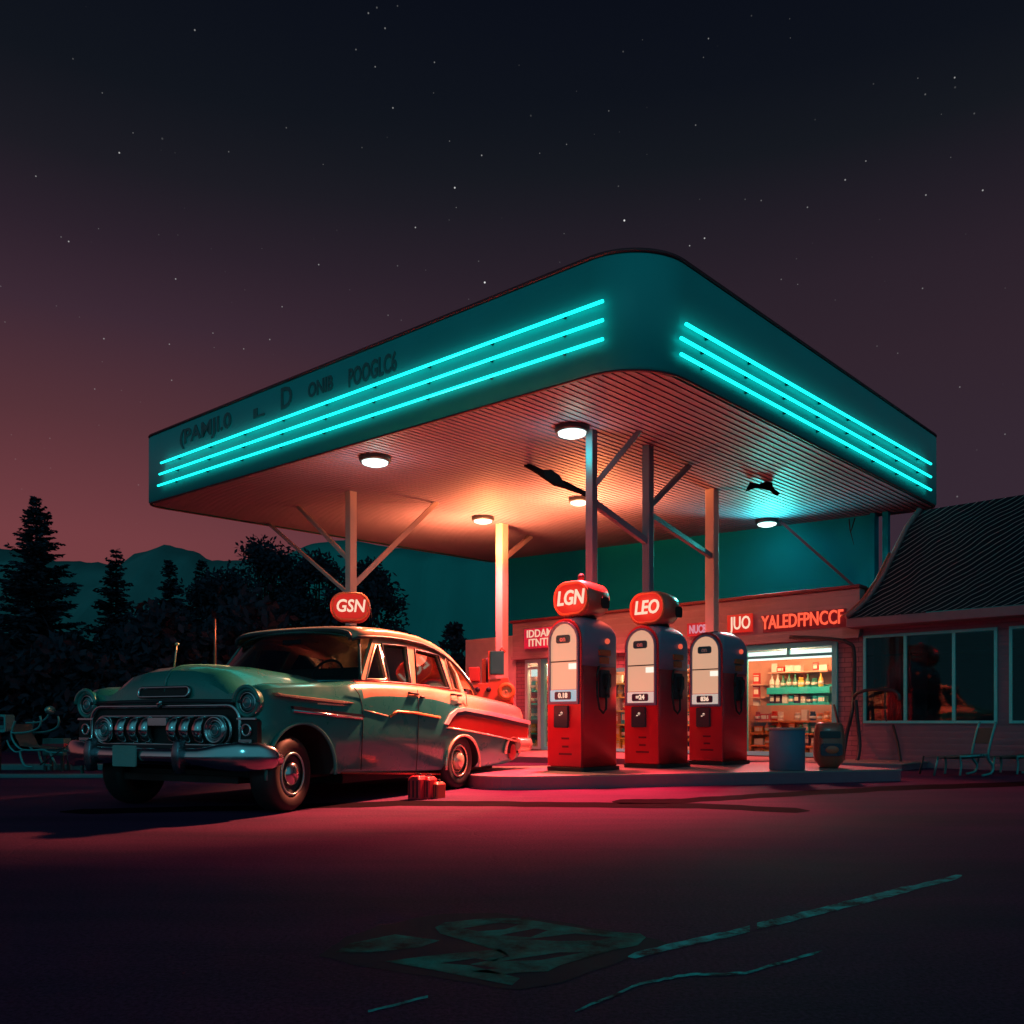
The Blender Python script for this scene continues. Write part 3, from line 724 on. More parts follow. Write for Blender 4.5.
# fluorescent tube inside
def shop_tube(u0, u1, v0, v1, y, lab):
    t = fthing('strip_light', lab, 'light', FAC, 'strip lights in the shop')
    um = (u0+u1)/2; c = FAC.py(um, (v0+v1)/2, y); xa, xb = fx(u0, 700, y), fx(u1, 700, y); h = abs(fz(um, v0, y)-fz(um, v1, y))/2
    mb = MB(); mb.box(xa, xb, y-0.03, y+0.05, c.z-h, c.z+h); mb.build('diffuser', glow('strip_glow', (0.80, 1.0, 0.93), 1.6), t, 0.01)
    mb = MB(); mb.box(xa-0.02, xb+0.02, y-0.05, y+0.07, c.z+h, c.z+h+0.05); mb.build('housing', frame, t, 0.008)
shop_tube(748, 834, 650.5, 659, 0.12+0.2, 'long white strip light across the top of the main shop window')
shop_tube(528, 560, 667, 676, 0.4, 'short white strip light inside the shop door')
# goods
def shelf_unit(name, lab, cat, xa, xb, y0, rows, m, up=True):
    t = fthing(name, lab, cat, FAC)
    for z in rows: mb = MB(); mb.box(xa, xb, y0, y0+0.30, z-0.035, z); mb.build('shelf', m, t)
    if up:
        mb = MB(); mb.box(xa-0.03, xa-0.002, y0, y0+0.3, 0.116, rows[-1]+0.3); mb.box(xb+0.002, xb+0.03, y0, y0+0.3, 0.116, rows[-1]+0.3); mb.build('upright', m, t)
    mb = MB(); mb.box(xa, xb, y0+0.302, y0+0.32, 0.116, rows[-1]+0.3); mb.build('back_panel', inner, t)
    return t
teal_sh = mat('turquoise_shelf', (0.02, 0.50, 0.48), 0.4)
wood_sh = mat('orange_shelf', (0.62, 0.20, 0.07), 0.5)
GC = {'navy blue': (0.015, 0.03, 0.09), 'turquoise': (0.02, 0.45, 0.45), 'orange': (0.75, 0.22, 0.04), 'yellow': (0.80, 0.50, 0.07), 'red': (0.55, 0.03, 0.02), 'white': (0.75, 0.68, 0.6), 'green': (0.03, 0.22, 0.14)}
def good_mesh(kind, col):
    m = mat('goods_'+col.replace(' ', '_'), GC[col], 0.35)
    lab = mat('goods_label', (0.8, 0.72, 0.6), 0.5)
    mb = MB()
    if kind == 'bottle': mb.lathe([(0.045, 0), (0.048, 0.01), (0.048, 0.13), (0.018, 0.18), (0.016, 0.235), (0.02, 0.24), (0.02, 0.26)], 12); mb.lathe([(0.049, 0.04), (0.049, 0.10)], 12, 1)
    elif kind == 'tin': mb.lathe([(0.055, 0), (0.058, 0.006), (0.055, 0.012), (0.055, 0.138), (0.058, 0.144), (0.055, 0.15), (0.05, 0.146)], 14); mb.lathe([(0.056, 0.03), (0.056, 0.085)], 14, 1)
    elif kind == 'jar': mb.lathe([(0.05, 0), (0.06, 0.015), (0.06, 0.10), (0.042, 0.13), (0.048, 0.132), (0.048, 0.16), (0.04, 0.165)], 14); mb.lathe([(0.061, 0.035), (0.061, 0.08)], 14, 1)
    elif kind == 'packet': mb.box(-0.06, 0.06, -0.03, 0.03, 0, 0.2); mb.box(-0.045, 0.045, -0.032, -0.0305, 0.05, 0.13, 1); mb.box(-0.05, 0.05, -0.032, -0.0305, 0.15, 0.165, 1)
    else: mb.box(-0.09, 0.09, -0.06, 0.06, 0, 0.13); mb.box(-0.07, 0.03, -0.062, -0.0605, 0.03, 0.10, 1); mb.box(0.045, 0.075, -0.062, -0.0605, 0.03, 0.10, 1)
    return mb.build(kind, [m, lab], None, 0.0)
PROTO = {}
def put(kind, col, x, y, z, sc_, where):
    key = (kind, col); p = FAC.w(x, y, z)
    if key not in PROTO: o = PROTO[key] = good_mesh(kind, col)
    else: o = PROTO[key].copy(); COL.objects.link(o)
    o.location = p; o.rotation_euler = (0, 0, FAC.a+random.uniform(-0.25, 0.25)); o.scale = (sc_, sc_, sc_*random.uniform(0.9, 1.15))
    tag(o, '%s %s on %s' % (col, kind, where), kind, 'goods on '+where)
KINDS = ['bottle', 'tin', 'jar', 'packet', 'carton']
WID = {'bottle': 0.11, 'tin': 0.125, 'jar': 0.13, 'packet': 0.14, 'carton': 0.2}
def fill(xa, xb, y, z, where, cols, kinds=KINDS, sc_=1.3, gap=0.01):
    x = xa
    while True:
        k = random.choice(kinds); wd = WID[k]*sc_
        if x+wd > xb: break
        if random.random() < 0.97: put(k, random.choice(cols), x+wd/2, y, z+0.001, sc_, where)
        x += wd+gap*random.random()*2
random.seed(5)
ALLC = list(GC)
xa, xb = fx(752, 700, 0.95), fx(833, 700, 0.95)
xm = fx(768, 700, 0.6)
zr = [fz(800, v, 0.95) for v in (757, 745.5, 733, 720.5)]
shelf_unit('shelf_rack', 'orange shelf rack of goods in the lower half of the main shop window', 'shelves', xa, xb, 0.9, zr, wood_sh)
for z, nme in zip(zr, ('bottom', 'second', 'third', 'top')):
    fill(xa+0.03, xb-0.05, 1.02, z, 'the %s orange shelf in the main window' % nme, ALLC if nme != 'top' else ['navy blue', 'orange', 'red', 'white'], KINDS, 1.0)
z2 = [fz(800, 703, 1.3), fz(800, 687, 1.3)]
x2a, x2b = fx(767, 700, 1.3), fx(830, 700, 1.3)
st = fthing('turquoise_shelf', 'turquoise double shelf of bottles high in the main shop window', 'shelves', FAC)
for z in z2:
    mb = MB(); mb.box(x2a, x2b, 1.28, 1.58, z-0.13 if z == z2[1] else z-0.06, z); mb.build('shelf', teal_sh, st, 0.008)
mb = MB(); mb.box(x2a, x2b, 1.582, 1.61, z2[0]-0.2, z2[1]+0.05); mb.build('back_panel', teal_sh, st)
for s_ in (x2a+0.04, x2b-0.04): mb = MB(); mb.box(s_-0.015, s_+0.015, 1.612, 1.698, z2[0]-0.05, z2[0]); mb.build('bracket', teal_sh, st)
fill(x2a+0.02, x2b-0.02, 1.37, z2[1], 'the upper turquoise shelf', ['green', 'turquoise', 'white', 'yellow', 'green'], ['bottle', 'bottle', 'jar'], 1.0)
fill(x2a+0.02, x2b-0.02, 1.37, z2[0], 'the lower turquoise shelf', ['white', 'turquoise', 'navy blue', 'yellow'], ['carton', 'packet', 'tin'], 0.9)
x3a, x3b = fx(751, 700, 1.3), fx(764.5, 700, 1.3)
z3 = [fz(758, v, 1.3) for v in (709, 697, 684)]
st = fthing('side_shelf', 'narrow peach wall shelf of goods left of the turquoise shelf', 'shelves', FAC)
for z in z3: mb = MB(); mb.box(x3a, x3b, 1.28, 1.698, z-0.03, z); mb.build('shelf', mat('peach_shelf', (0.6, 0.3, 0.2), 0.5), st, 0.006)
for z, nme in zip(z3, ('lowest', 'middle', 'highest')): fill(x3a, x3b, 1.4, z, 'the %s narrow side shelf' % nme, ['navy blue', 'turquoise', 'red', 'white'], ['tin', 'jar', 'packet'], 1.1)
x4a, x4b = fx(768, 700, 1.3), fx(828, 700, 1.3); z4 = fz(800, 671, 1.3)
st = fthing('high_shelf', 'thin pale shelf of cartons near the ceiling of the main shop window', 'shelves', FAC)
mb = MB(); mb.box(x4a, x4b, 1.30, 1.698, z4-0.03, z4); mb.build('shelf', mat('peach_shelf', (0.6, 0.3, 0.2), 0.5), st, 0.006)
fill(x4a+0.02, x4b-0.02, 1.42, z4, 'the thin high shelf', ['white', 'red', 'orange', 'white'], ['carton', 'packet'], 0.85)
# middle window (between the pumps)
xa, xb = fx(606, 700, 0.5), fx(706, 700, 0.5)
zr = [fz(655, v, 0.5) for v in (752, 738, 724, 710, 696, 682)]
shelf_unit('shelf_rack', 'tall yellow shelf rack of goods in the window seen between the pumps', 'shelves', xa, xb, 0.35, zr, mat('ochre_shelf', (0.65, 0.40, 0.08), 0.5))
for i, z in enumerate(zr): fill(xa+0.03, xb-0.05, 0.47, z, 'shelf %s from the floor between the pumps' % ('one', 'two', 'three', 'four', 'five', 'six')[i], [('navy blue', 'orange', 'yellow'), ('green', 'yellow', 'navy blue'), ('turquoise', 'orange', 'navy blue'), ('yellow', 'red', 'white'), ('navy blue', 'yellow'), ('orange', 'navy blue', 'white')][i], KINDS, 1.45)
# by the door
xa, xb = fx(528, 700, 0.5), fx(566, 700, 0.5)
zr = [fz(545, v, 0.5) for v in (748, 733, 718, 703, 690)]
shelf_unit('shelf_rack', 'turquoise shelf rack of goods just inside the shop door', 'shelves', xa, xb, 0.45, zr, teal_sh)
for i, z in enumerate(zr): fill(xa+0.03, xb-0.05, 0.58, z, 'shelf %s from the floor by the shop door' % ('one', 'two', 'three', 'four', 'five')[i], ['turquoise', 'yellow', 'red', 'navy blue', 'green'], KINDS, 1.4)

# ------------------------------------------------------------------ cabin on the right
cab = fthing('cabin', 'dark clapboard cabin with steep shingled roof and wide windows on the right', 'cabin', FAC)
clap = mat('clapboard', (0.20, 0.10, 0.14), 0.6, var=0.15, bump=0.1); grooves(clap, 2, 0.10, 0.012, 0.9)
XC, XE = XR+0.004, 6.5
w1 = (fx(865), fx(996), fz(930, 722), fz(930, 633)); w2 = (fx(1011), fx(1011)+2.0, fz(930, 722), fz(930, 633))
rec = [(q[0], q[2]) for q in ()]
mb = MB(); mb.plate([(XC, 0), (XE, 0), (XE, 2.45), (XC, 2.45)], lambda a, b_, d: (a, d, b_), 0.0, 0.14, holes=[[(q[0], q[2]), (q[1], q[2]), (q[1], q[3]), (q[0], q[3])] for q in (w1, w2)])
mb.build('wall', clap, cab)
mb = MB(); mb.box(XC, XE, 3.0, 3.14, 0, 2.45); mb.box(XC, XC+0.14, 0.145, 2.995, 0, 2.45); mb.box(XE-0.14, XE, 0.145, 2.995, 0, 2.45); mb.build('wall', clap, cab)
mb = MB(); mb.box(XC+.145, XE-.145, 0.145, 2.99, 0, 0.1); mb.build('floor', M['dark'], cab)
tint = mat('dim_glass', (0.5, 0.5, 0.5), 0.05, var=0); glassify(tint, (0.62, 0.62, 0.66), 0.02, 0.25)
for q, mu in ((w1, (0.33, 0.70)), (w2, (0.33, 0.70))):
    x0, x1, z0, z1 = q; fw = 0.022
    mb = MB(); mb.plate([(x0-.022, z0-.022), (x1+.022, z0-.022), (x1+.022, z1+.022), (x0-.022, z1+.022)], lambda p, q_, d: (p, d, q_), -0.03, 0.05, holes=[[(x0+fw, z0+fw), (x1-fw, z0+fw), (x1-fw, z1-fw), (x0+fw, z1-fw)]])
    o = mb.build('window', cyanframe, cab)
    mm = MB()
    for f in mu: x = x0+(x1-x0)*f; mm.box(x-0.024, x+0.024, -0.025, 0.045, z0+fw+.001, z1-fw-.001)
    mm.build('mullion', cyanframe, o)
    mm = MB(); mm.box(x0+fw+.001, x1-fw-.001, 0.02, 0.04, z1-0.34, z1-0.31); mm.build('glazing_bar', M['dark'], o)
    g_ = MB(); g_.box(x0+fw, x1-fw, 0.006, 0.012, z0+fw, z1-fw); g_.build('pane', tint, o)
# curtain & stove pipe glimpsed inside
curt = mat('dull_red_curtain', (0.30, 0.06, 0.07), 0.8)
def curtain(xa, xb, lab):
    mb = MB(); rows = []
    for z in (0.62, 1.4, 2.3):
        rows.append([(xa+(xb-xa)*i/24*(1 if z > 1 else 0.75), 0.42+0.035*math.sin(i*1.5), z) for i in range(25)])
    mb.grid(rows); o = mb.build('curtain', curt); o.location = FAC.o; o.rotation_euler = (0, 0, FAC.a); tag(o, lab, 'curtain')
curtain(w1[0]+0.12, w1[0]+0.62, 'dull red curtain behind the left pane of the cabin window')
# mansard roof, curved out at the eave
shing = mat('shingles', (0.05, 0.055, 0.075), 0.75, var=0.3, vs=5, spec=0.1)
nt = shing.node_tree; N3 = nt.nodes; K3 = nt.links; b = N3['Principled BSDF']
tcs = N3.new('ShaderNodeTexCoord'); wv = N3.new('ShaderNodeTexWave'); wv.wave_type = 'BANDS'; wv.bands_direction = 'DIAGONAL'
mps = N3.new('ShaderNodeMapping'); mps.inputs['Scale'].default_value = (1.0, 0.0, 1.55); mps.inputs['Rotation'].default_value = (0, 0, 0)
K3.new(tcs.outputs['Object'], mps.inputs[0])
sxs = N3.new('ShaderNodeSeparateXYZ'); K3.new(tcs.outputs['Object'], sxs.inputs[0])
nz = N3.new('ShaderNodeTexNoise'); nz.inputs['Scale'].default_value = 1.2; K3.new(tcs.outputs['Object'], nz.inputs['Vector'])
m1 = N3.new('ShaderNodeMath'); m1.operation = 'MULTIPLY_ADD'; m1.inputs[1].default_value = -0.62; K3.new(sxs.outputs[0], m1.inputs[0]); K3.new(sxs.outputs[2], m1.inputs[2])
m2 = N3.new('ShaderNodeMath'); m2.operation = 'MULTIPLY_ADD'; m2.inputs[1].default_value = 0.22; K3.new(nz.outputs['Fac'], m2.inputs[0]); K3.new(m1.outputs[0], m2.inputs[2])
m3 = N3.new('ShaderNodeMath'); m3.operation = 'MULTIPLY'; m3.inputs[1].default_value = 11.5; K3.new(m2.outputs[0], m3.inputs[0])
fr = N3.new('ShaderNodeMath'); fr.operation = 'FRACT'; K3.new(m3.outputs[0], fr.inputs[0])
gt = N3.new('ShaderNodeMapRange'); gt.inputs['From Min'].default_value = 0.84; gt.inputs['From Max'].default_value = 0.92; K3.new(fr.outputs[0], gt.inputs['Value'])
cm = N3.new('ShaderNodeMix'); cm.data_type = 'RGBA'; cm.inputs['A'].default_value = (0.008, 0.008, 0.016, 1); cm.inputs['B'].default_value = (0.36, 0.28, 0.30, 1)
K3.new(gt.outputs[0], cm.inputs['Factor']); K3.new(cm.outputs['Result'], b.inputs['Base Color'])
bps = N3.new('ShaderNodeBump'); bps.inputs['Distance'].default_value = 0.006; K3.new(fr.outputs[0], bps.inputs['Height']); K3.new(bps.outputs[0], b.inputs['Normal'])
prof = [(-0.42, 2.50), (-0.30, 2.60), (-0.12, 2.82), (0.06, 3.15), (0.24, 3.6), (0.42, 4.05), (0.60, 4.36)]
mb = MB()
rows = []
for (y, z) in prof:
    off = (y+0.42)*0.85
    rows.append([(XC-0.10+off, y, z), (XC+1.2, y, z), (XE+0.42-off, y, z)])
mb.grid(rows)
rows = []
for (y, z) in prof:                                  # hipped left end
    off = (y+0.42)*0.85
    rows.append([(XC-0.10+off, y, z), (XC-0.10+off, 2.9-off*0.5, z)])
mb.grid(rows)
mb.add([(XC-0.10+0.867, 0.6, 4.36), (XE-0.45, 0.6, 4.36), (XE-0.45, 2.5, 4.36), (XC+0.45, 2.5, 4.36)], [(0, 1, 2, 3)])
mb.build('roof', shing, cab, fix=False)
mb = MB(); mb.box(XC-0.11, XE+0.43, -0.44, 0.6, 2.34, 2.49); mb.build('eave', mat('eave_boards', (0.22, 0.11, 0.14), 0.6), cab, 0.015)
mb = MB(); mb.tube([(XC-0.11+(y+0.42)*0.85, y-0.02, z+0.02) for y, z in prof], 0.045, 6); mb.build('barge_trim', mat('barge_red', (0.25, 0.09, 0.10), 0.5), cab)
mb = MB(); mb.tube([(XC-0.11+(y+0.42)*0.85-0.07, y-0.03, z+0.03) for y, z in prof[:5]], 0.02, 6); mb.build('trim_strip', mat('barge_bright', (0.5, 0.08, 0.05), 0.4), cab)

# ------------------------------------------------------------------ fuel pumps
winlit = glow('pump_window_lit', (1.0, 0.55, 0.34), 0.62, (0.22, 0.18, 0.15))
def rr_ring(hx, hy, r, z, n=5):
    return [(x, y, z) for x, y in rrect(-hx, hx, -hy, hy, r, n)]
def make_pump(label, loc, globe=None, variant=0, H=1.9, rz=G):
    p = thing('fuel_pump', label, 'fuel pump', loc, rz, 'old fuel pumps')
    hx, hy, sp_ = 0.365, 0.26, 1.28
    mb = MB(); mb.grid([rr_ring(hx+0.03, hy+0.03, 0.05, 0), rr_ring(hx+0.03, hy+0.03, 0.05, 0.05)], closed_u=True, caps=True, smooth=False); mb.build('plinth', M['black'], p, 0.006)
    mb = MB(); mb.grid([rr_ring(hx, hy, 0.045, 0.052), rr_ring(hx, hy, 0.045, sp_)], closed_u=True, caps=True); mb.build('lower_body', M['pump_red'], p)
    rows = [rr_ring(hx, hy, 0.045, sp_+0.002)]
    R = 0.25
    for k in range(9):
        a = PI/2*k/8; ins = R*(1-math.cos(a)); rows.append(rr_ring(hx-ins*0.95, hy-ins*0.95, max(0.03, 0.045+0.10*math.sin(a)), H-R+R*math.sin(a)))
    mb = MB(); mb.grid(rows, closed_u=True, caps=True); mb.build('upper_body', M['slate'], p)
    # arched surround in red trim on the lit face
    fn = lambda x0: (lambda a, b_, d: (x0-d, -a, b_))   # a to the right as seen, b up, d outwards
    def arch(hw, z0, z1, n=10): return [(-hw, z0), (hw, z0)]+[(hw*math.cos(PI*k/n), z1-hw+hw*math.sin(PI*k/n)) for k in range(n+1)]
    mb = MB(); mb.plate(arch(0.262, 0.06, 1.86), fn(-hx), 0.0, 0.02, holes=[arch(0.215, 0.845, 1.80)]); mb.build('front_panel', M['pump_red'], p, 0.004)
    mb = MB(); mb.plate(arch(0.236, 0.815, 1.825), fn(-hx), 0.021, 0.045, holes=[arch(0.208, 0.85, 1.797)]); mb.build('window_frame', M['slate'], p, 0.004)
    mb = MB(); mb.plate(arch(0.214, 1.0, 1.798), fn(-hx), 0.003, 0.014); o = mb.build('display_window', winlit, p)
    mb = MB(); mb.plate(rrect(-0.12, 0.09, 1.56, 1.66, 0.03), fn(-hx), 0.0145, 0.03); mb.build('badge', mat('teal_badge', (0.02, 0.10, 0.12), 0.4), o)
    lettering('badge_mark', 'on', 0.085, lambda r, h, d: (-hx-0.031-d, 0.015-r, 1.61+h), M['cream'], o, 0.004, 0.004)
    mb = MB(); mb.box(-hx-0.022, -hx-0.0145, -0.208, 0.208, 1.33, 1.345); mb.build('divider', M['dark'], o)
    mb = MB(); mb.box(-hx-0.022, -hx-0.0145, -0.20, -0.07, 1.24, 1.31); mb.build('price_strip', glow('price_strip', (1, 0.95, 0.8), 1.0), o)
    dm = [glow('dial_cyan', (0.25, 0.75, 0.85), 0.55, (0.2, 0.4, 0.45)), glow('dial_cream', (0.85, 0.8, 0.68), 0.5, (0.5, 0.45, 0.4)), glow('dial_cream', (0.85, 0.8, 0.68), 0.5)][variant]
    mb = MB(); mb.plate(rrect(-0.21, 0.21, 0.848, 0.992, 0.02), fn(-hx), 0.003, 0.035); o = mb.build('dial_panel', dm, p, 0.004)
    mb = MB(); mb.plate(rrect(-0.13, 0.12, 0.872, 0.968, 0.02), fn(-hx), 0.0355, 0.045); mb.build('dial', mat('dial_navy', (0.01, 0.05, 0.10), 0.3), o)
    lettering('digits', ('0.18', '=24', '836')[variant], 0.085, lambda r, h, d: (-hx-0.046-d, 0.0-r, 0.92+h), M['warm_letter'], o, 0.004, 0.003)
    mb = MB(); mb.plate(rrect(-0.13, 0.08, 0.53, 0.80, 0.02), fn(-hx), 0.021, 0.06); o = mb.build('card_box', mat('dark_teal_box', (0.02, 0.055, 0.065), 0.35), p, 0.008)
    lettering('box_mark', '-*', 0.08, lambda r, h, d: (-hx-0.061-d, 0.02-r, 0.69+h), M['warm_letter'], o, 0.003, 0.002)
    mb = MB()
    for (z, w_) in ((0.40, 0.12), (0.30, 0.10), (0.21, 0.2)): mb.box(-hx-0.024, -hx-0.0205, -w_/2-0.02, w_/2-0.02, z-0.012, z+0.012)
    mb.build('embossed_mark', mat('faded_mark', (0.16, 0.01, 0.02), 0.5), p)
    # nozzle side
    fs = lambda a, b_, d: (a, -hy-d, b_)
    mb = MB(); mb.plate(rrect(-0.03, 0.15, 0.90, 1.24, 0.02), fs, 0.0, 0.035); o = mb.build('nozzle_holster', M['dark'], p, 0.006)
    mb = MB(); mb.plate(rrect(0.01, 0.12, 1.02, 1.20, 0.03), fs, 0.036, 0.08); mb.tube([(0.06, -hy-0.06, 1.19), (0.06, -hy-0.09, 1.10), (0.05, -hy-0.07, 0.98), (0.03, -hy-0.07, 0.93)], 0.022, 8); mb.build('nozzle', M['black'], o)
    mb = MB(); mb.plate(rrect(0.0, 0.13, 1.00, 1.022, 0.005), fs, 0.036, 0.05); mb.build('nozzle_band', M['chrome'], o)
    mb = MB(); mb.plate(rrect(-0.04, 0.18, 1.42, 1.49, 0.01), fs, 0.0, 0.03); mb.plate(rrect(-0.02, 0.16, 1.32, 1.40, 0.01), fs, 0.0, 0.02); mb.build('price_plate', mat('orange_plate', (0.45, 0.10, 0.04), 0.4), p, 0.004)
    mb = MB(); mb.ellipsoid((0.12, -hy-0.02, 1.60), (0.035, 0.03, 0.035)); mb.build('warning_lamp', glow('warning_red', (1, 0.12, 0.06), 0.8), p)
    mb = MB(); mb.tube([(-0.02, -hy-0.02, 1.28), (-0.10, -hy-0.05, 1.27), (-0.14, -hy-0.06, 1.18), (-0.13, -hy-0.05, 1.10)], 0.016, 8); mb.build('hose_stub', M['black'], p)
    mb = MB(); mb.tube([(-0.13, -hy-0.05, 1.10), (-0.14, -hy-0.06, 0.92), (-0.11, -hy-0.07, 0.76), (-0.04, -hy-0.075, 0.71), (0.02, -hy-0.075, 0.76), (0.03, -hy-0.07, 0.93)], 0.014, 8); mb.build('hose', M['black'], p)
    if globe:
        txt, glen, gz = globe
        o = None
        mb = MB(); mb.lathe([(0.16, H-0.02), (0.13, H+0.05)], 20); mb.build('globe_neck', M['black'], p)
        rows = []
        for (x, ins) in ((-0.25, 0.03), (-0.235, 0.0), (-0.05, 0.0), (glen-0.36, 0.015), (glen-0.29, 0.06), (glen-0.25, 0.14)):
            rows.append([(x, -a, gz+b_) for a, b_ in rrect(-0.285+ins, 0.285-ins, -0.215+ins*0.8, 0.215-ins*0.8, 0.19-ins*0.75, 7)])
        mb = MB(); mb.grid(rows, closed_u=True, caps=True); o = mb.build('globe', M['globe'], p)
        mb = MB(); mb.tube([(-0.252, -a, gz+b_) for a, b_ in rrect(-0.255, 0.255, -0.19, 0.19, 0.17, 7)], 0.02, 6, closed=True); mb.build('globe_rim', mat('orange_rim', (0.7, 0.16, 0.06), 0.4), o)
        mb = MB(); mb.plate(rrect(-0.245, 0.245, -0.18, 0.18, 0.165, 7), lambda a, b_, d: (-0.252-d, -a, gz+b_), 0, 0.01); mb.build('globe_face', M['sign_red'], o)
        lettering('globe_letters', txt, 0.25, lambda r, h, d: (-0.263-d, -r, gz+h), M['warm_letter'], o, 0.012, 0.005, 0.15, 0.85)
        mb = MB(); mb.plate(rrect(-0.02, 0.14, gz-0.12, gz+0.02, 0.04), lambda a, b_, d: (a, -0.288-d, b_), 0, 0.01); mb.build('globe_badge', M['black'], o)
        if variant == 0:
            mb = MB(); mb.tube([(0.02, 0.05, gz+0.2), (0.02, 0.05, gz+0.27)], 0.012, 6); mb.ellipsoid((0.02, 0.05, gz+0.30), (0.045, 0.045, 0.045)); mb.build('globe_finial', M['black'], o)
    return p
def pump_at(u_edge, Y, z): # near vertical edge at column u
    e = Vector(((u_edge-CX)/F*Y, Y, z)); ex = Vector((math.cos(G), math.sin(G), 0)); ey = Vector((-math.sin(G), math.cos(G), 0))
    return e+ex*0.365+ey*0.26
make_pump('tall red and slate pump with big lit red globe, nearest the car', pump_at(582, 10.5, 0.15), ('LGN', 0.53, 2.12), 0, 1.91)
make_pump('middle red and slate pump with smaller lit red globe', pump_at(659, 11.25, 0.15), ('LEO', 0.47, 2.10), 1, 1.89)
make_pump('red and slate pump with no globe, nearest the shop window', pump_at(723, 12.1, 0.15), None, 2, 1.89)
pb = at(351, 700, 12.9); pb.z = 0.0
blk = MB(); blk.box(-0.6, 0.6, -0.5, 0.5, 0, 0.15); o = blk.build('pump_plinth', conc, None, 0.02); o.location = pb; o.rotation_euler = (0, 0, G); tag(o, kind='structure')
make_pump('pump hidden behind the car roof with only its lit red globe showing', pb+Vector((0, 0, 0.15)), ('GSN', 0.5, 2.27), 2, 1.96, math.radians(98))

# ------------------------------------------------------------------ small things on the forecourt
p = ground(787, 770, 0.15)
t = thing('litter_bin', 'plain grey steel bin standing on the island before the shop window', 'bin', p)
mb = MB(); mb.lathe([(0.20, 0.0), (0.215, 0.01), (0.215, 0.50), (0.205, 0.50), (0.205, 0.05), (0.0, 0.05)], 36); mb.build('bucket', mat('grey_bin', (0.10, 0.15, 0.24), 0.6, 0.0), t)
mb = MB(); mb.lathe([(0.212, 0.495), (0.225, 0.51), (0.222, 0.53), (0.205, 0.53), (0.203, 0.50)], 36, closed=True); mb.build('rim', mat('bin_rim', (0.45, 0.30, 0.28), 0.4, 0.3), t)
# rounded red machine at the shop window
p = ground(829, 768, 0.15)
t = thing('drinks_machine', 'rounded red machine with dark display at the right side of the shop window', 'vending machine', p, math.radians(-15)); t.scale = (0.74, 0.74, 0.58)
mb = MB(); rows = []
for z, k in ((0, 0.5), (0.04, 0.62), (0.16, 0.93), (0.3, 1.0), (0.55, 1.0), (0.85, 0.93), (0.98, 0.85), (1.02, 0.7)): rows.append(rr_ring(0.26*k, 0.24*k, 0.16*k, z, 6))
mb.grid(rows, closed_u=True, caps=True); mb.build('body', mat('machine_red', (0.36, 0.07, 0.045), 0.35, coat=0.3), t)
mb = MB(); mb.plate(rrect(-0.17, 0.17, 0.68, 0.83, 0.02), lambda a, b_, d: (a, -0.232-d, b_), 0, 0.03); mb.build('display', M['dark'], t, 0.005)
mb = MB(); mb.plate(rrect(-0.16, 0.20, 0.28, 0.56, 0.06), lambda a, b_, d: (a, -0.235-d, b_), 0, 0.03); o = mb.build('hatch', mat('hatch_dark', (0.05, 0.04, 0.07), 0.3), t, 0.005)
mb = MB(); mb.ellipsoid((0.03, -0.268, 0.42), (0.11, 0.012, 0.09)); mb.build('hatch_disc', mat('disc_red', (0.6, 0.1, 0.05), 0.4), o)
mb = MB(); mb.lathe([(0.18, -0.10), (0.16, 0.02)], 24); mb.build('foot', M['dark'], t)
# hoses at the wall
hose = mat('hose_black', (0.012, 0.014, 0.022), 0.45)
def path(pts, dy=-0.35):
    return [FAC.w(*(lambda q: (q.x, q.y, q.z))(FAC.py(u, v, d_))) for (u, v, d_) in [(p[0], p[1], p[2] if len(p) > 2 else dy) for p in pts]]
def smooth(P, k=6):
    P = [Vector(p) for p in P]; out = []
    for i in range(len(P)-1):
        a, b_, c, d = P[max(i-1, 0)], P[i], P[i+1], P[min(i+2, len(P)-1)]
        for j in range(k):
            t_ = j/k; out.append(0.5*((2*b_)+(c-a)*t_+(2*a-5*b_+4*c-d)*t_*t_+(3*b_-a-3*c+d)*t_**3))
    return out+[P[-1]]
def tubething(name, lab, cat, pts, r, m, dy=-0.35, group=None, n=8):
    P = smooth(path(pts, dy)); c = Vector((P[0].x, P[0].y, min(q.z for q in P)))
    mb = MB(); mb.tube([q-c for q in P], r, n); o = mb.build(name, m); o.location = c
    return tag(o, lab, cat, group)
tubething('air_hose', 'thick black hose running down the wall by the window into a loop on the island', 'hose', [(790, 637, -0.2), (830, 639, -0.2), (848, 643, -0.2), (854, 652, -0.15), (854, 690, -0.15), (852, 712), (846, 738), (843, 764, -0.5), (848, 768.5, -0.6), (856, 763, -0.5), (859.5, 745), (857, 715), (855.5, 700)], 0.032, hose)
tubething('air_hose', 'thin black hose curving from the window corner to the loop on the island', 'hose', [(834, 705, -0.16), (838, 722), (843, 735), (844.5, 748), (843, 766, -0.5)], 0.022, hose)
tubething('hose_rail', 'bent dark pipe rail arching in front of the cabin window', 'rail', [(854, 697, -0.3), (858, 693), (868, 690), (882, 689.5), (894, 691), (899, 696), (899, 700)], 0.028, hose, -0.4)
tubething('hanging_pipe', 'slanted dark pipe below the cabin window corner', 'pipe', [(893, 725, -0.1), (898, 745), (902, 772, -0.5)], 0.024, hose, -0.3)
tubething('hanging_cable', 'thin dark cable hanging over the left pane of the cabin window', 'cable', [(885, 690, -0.4), (885, 705), (885.5, 718), (887, 721)], 0.016, hose, -0.4)
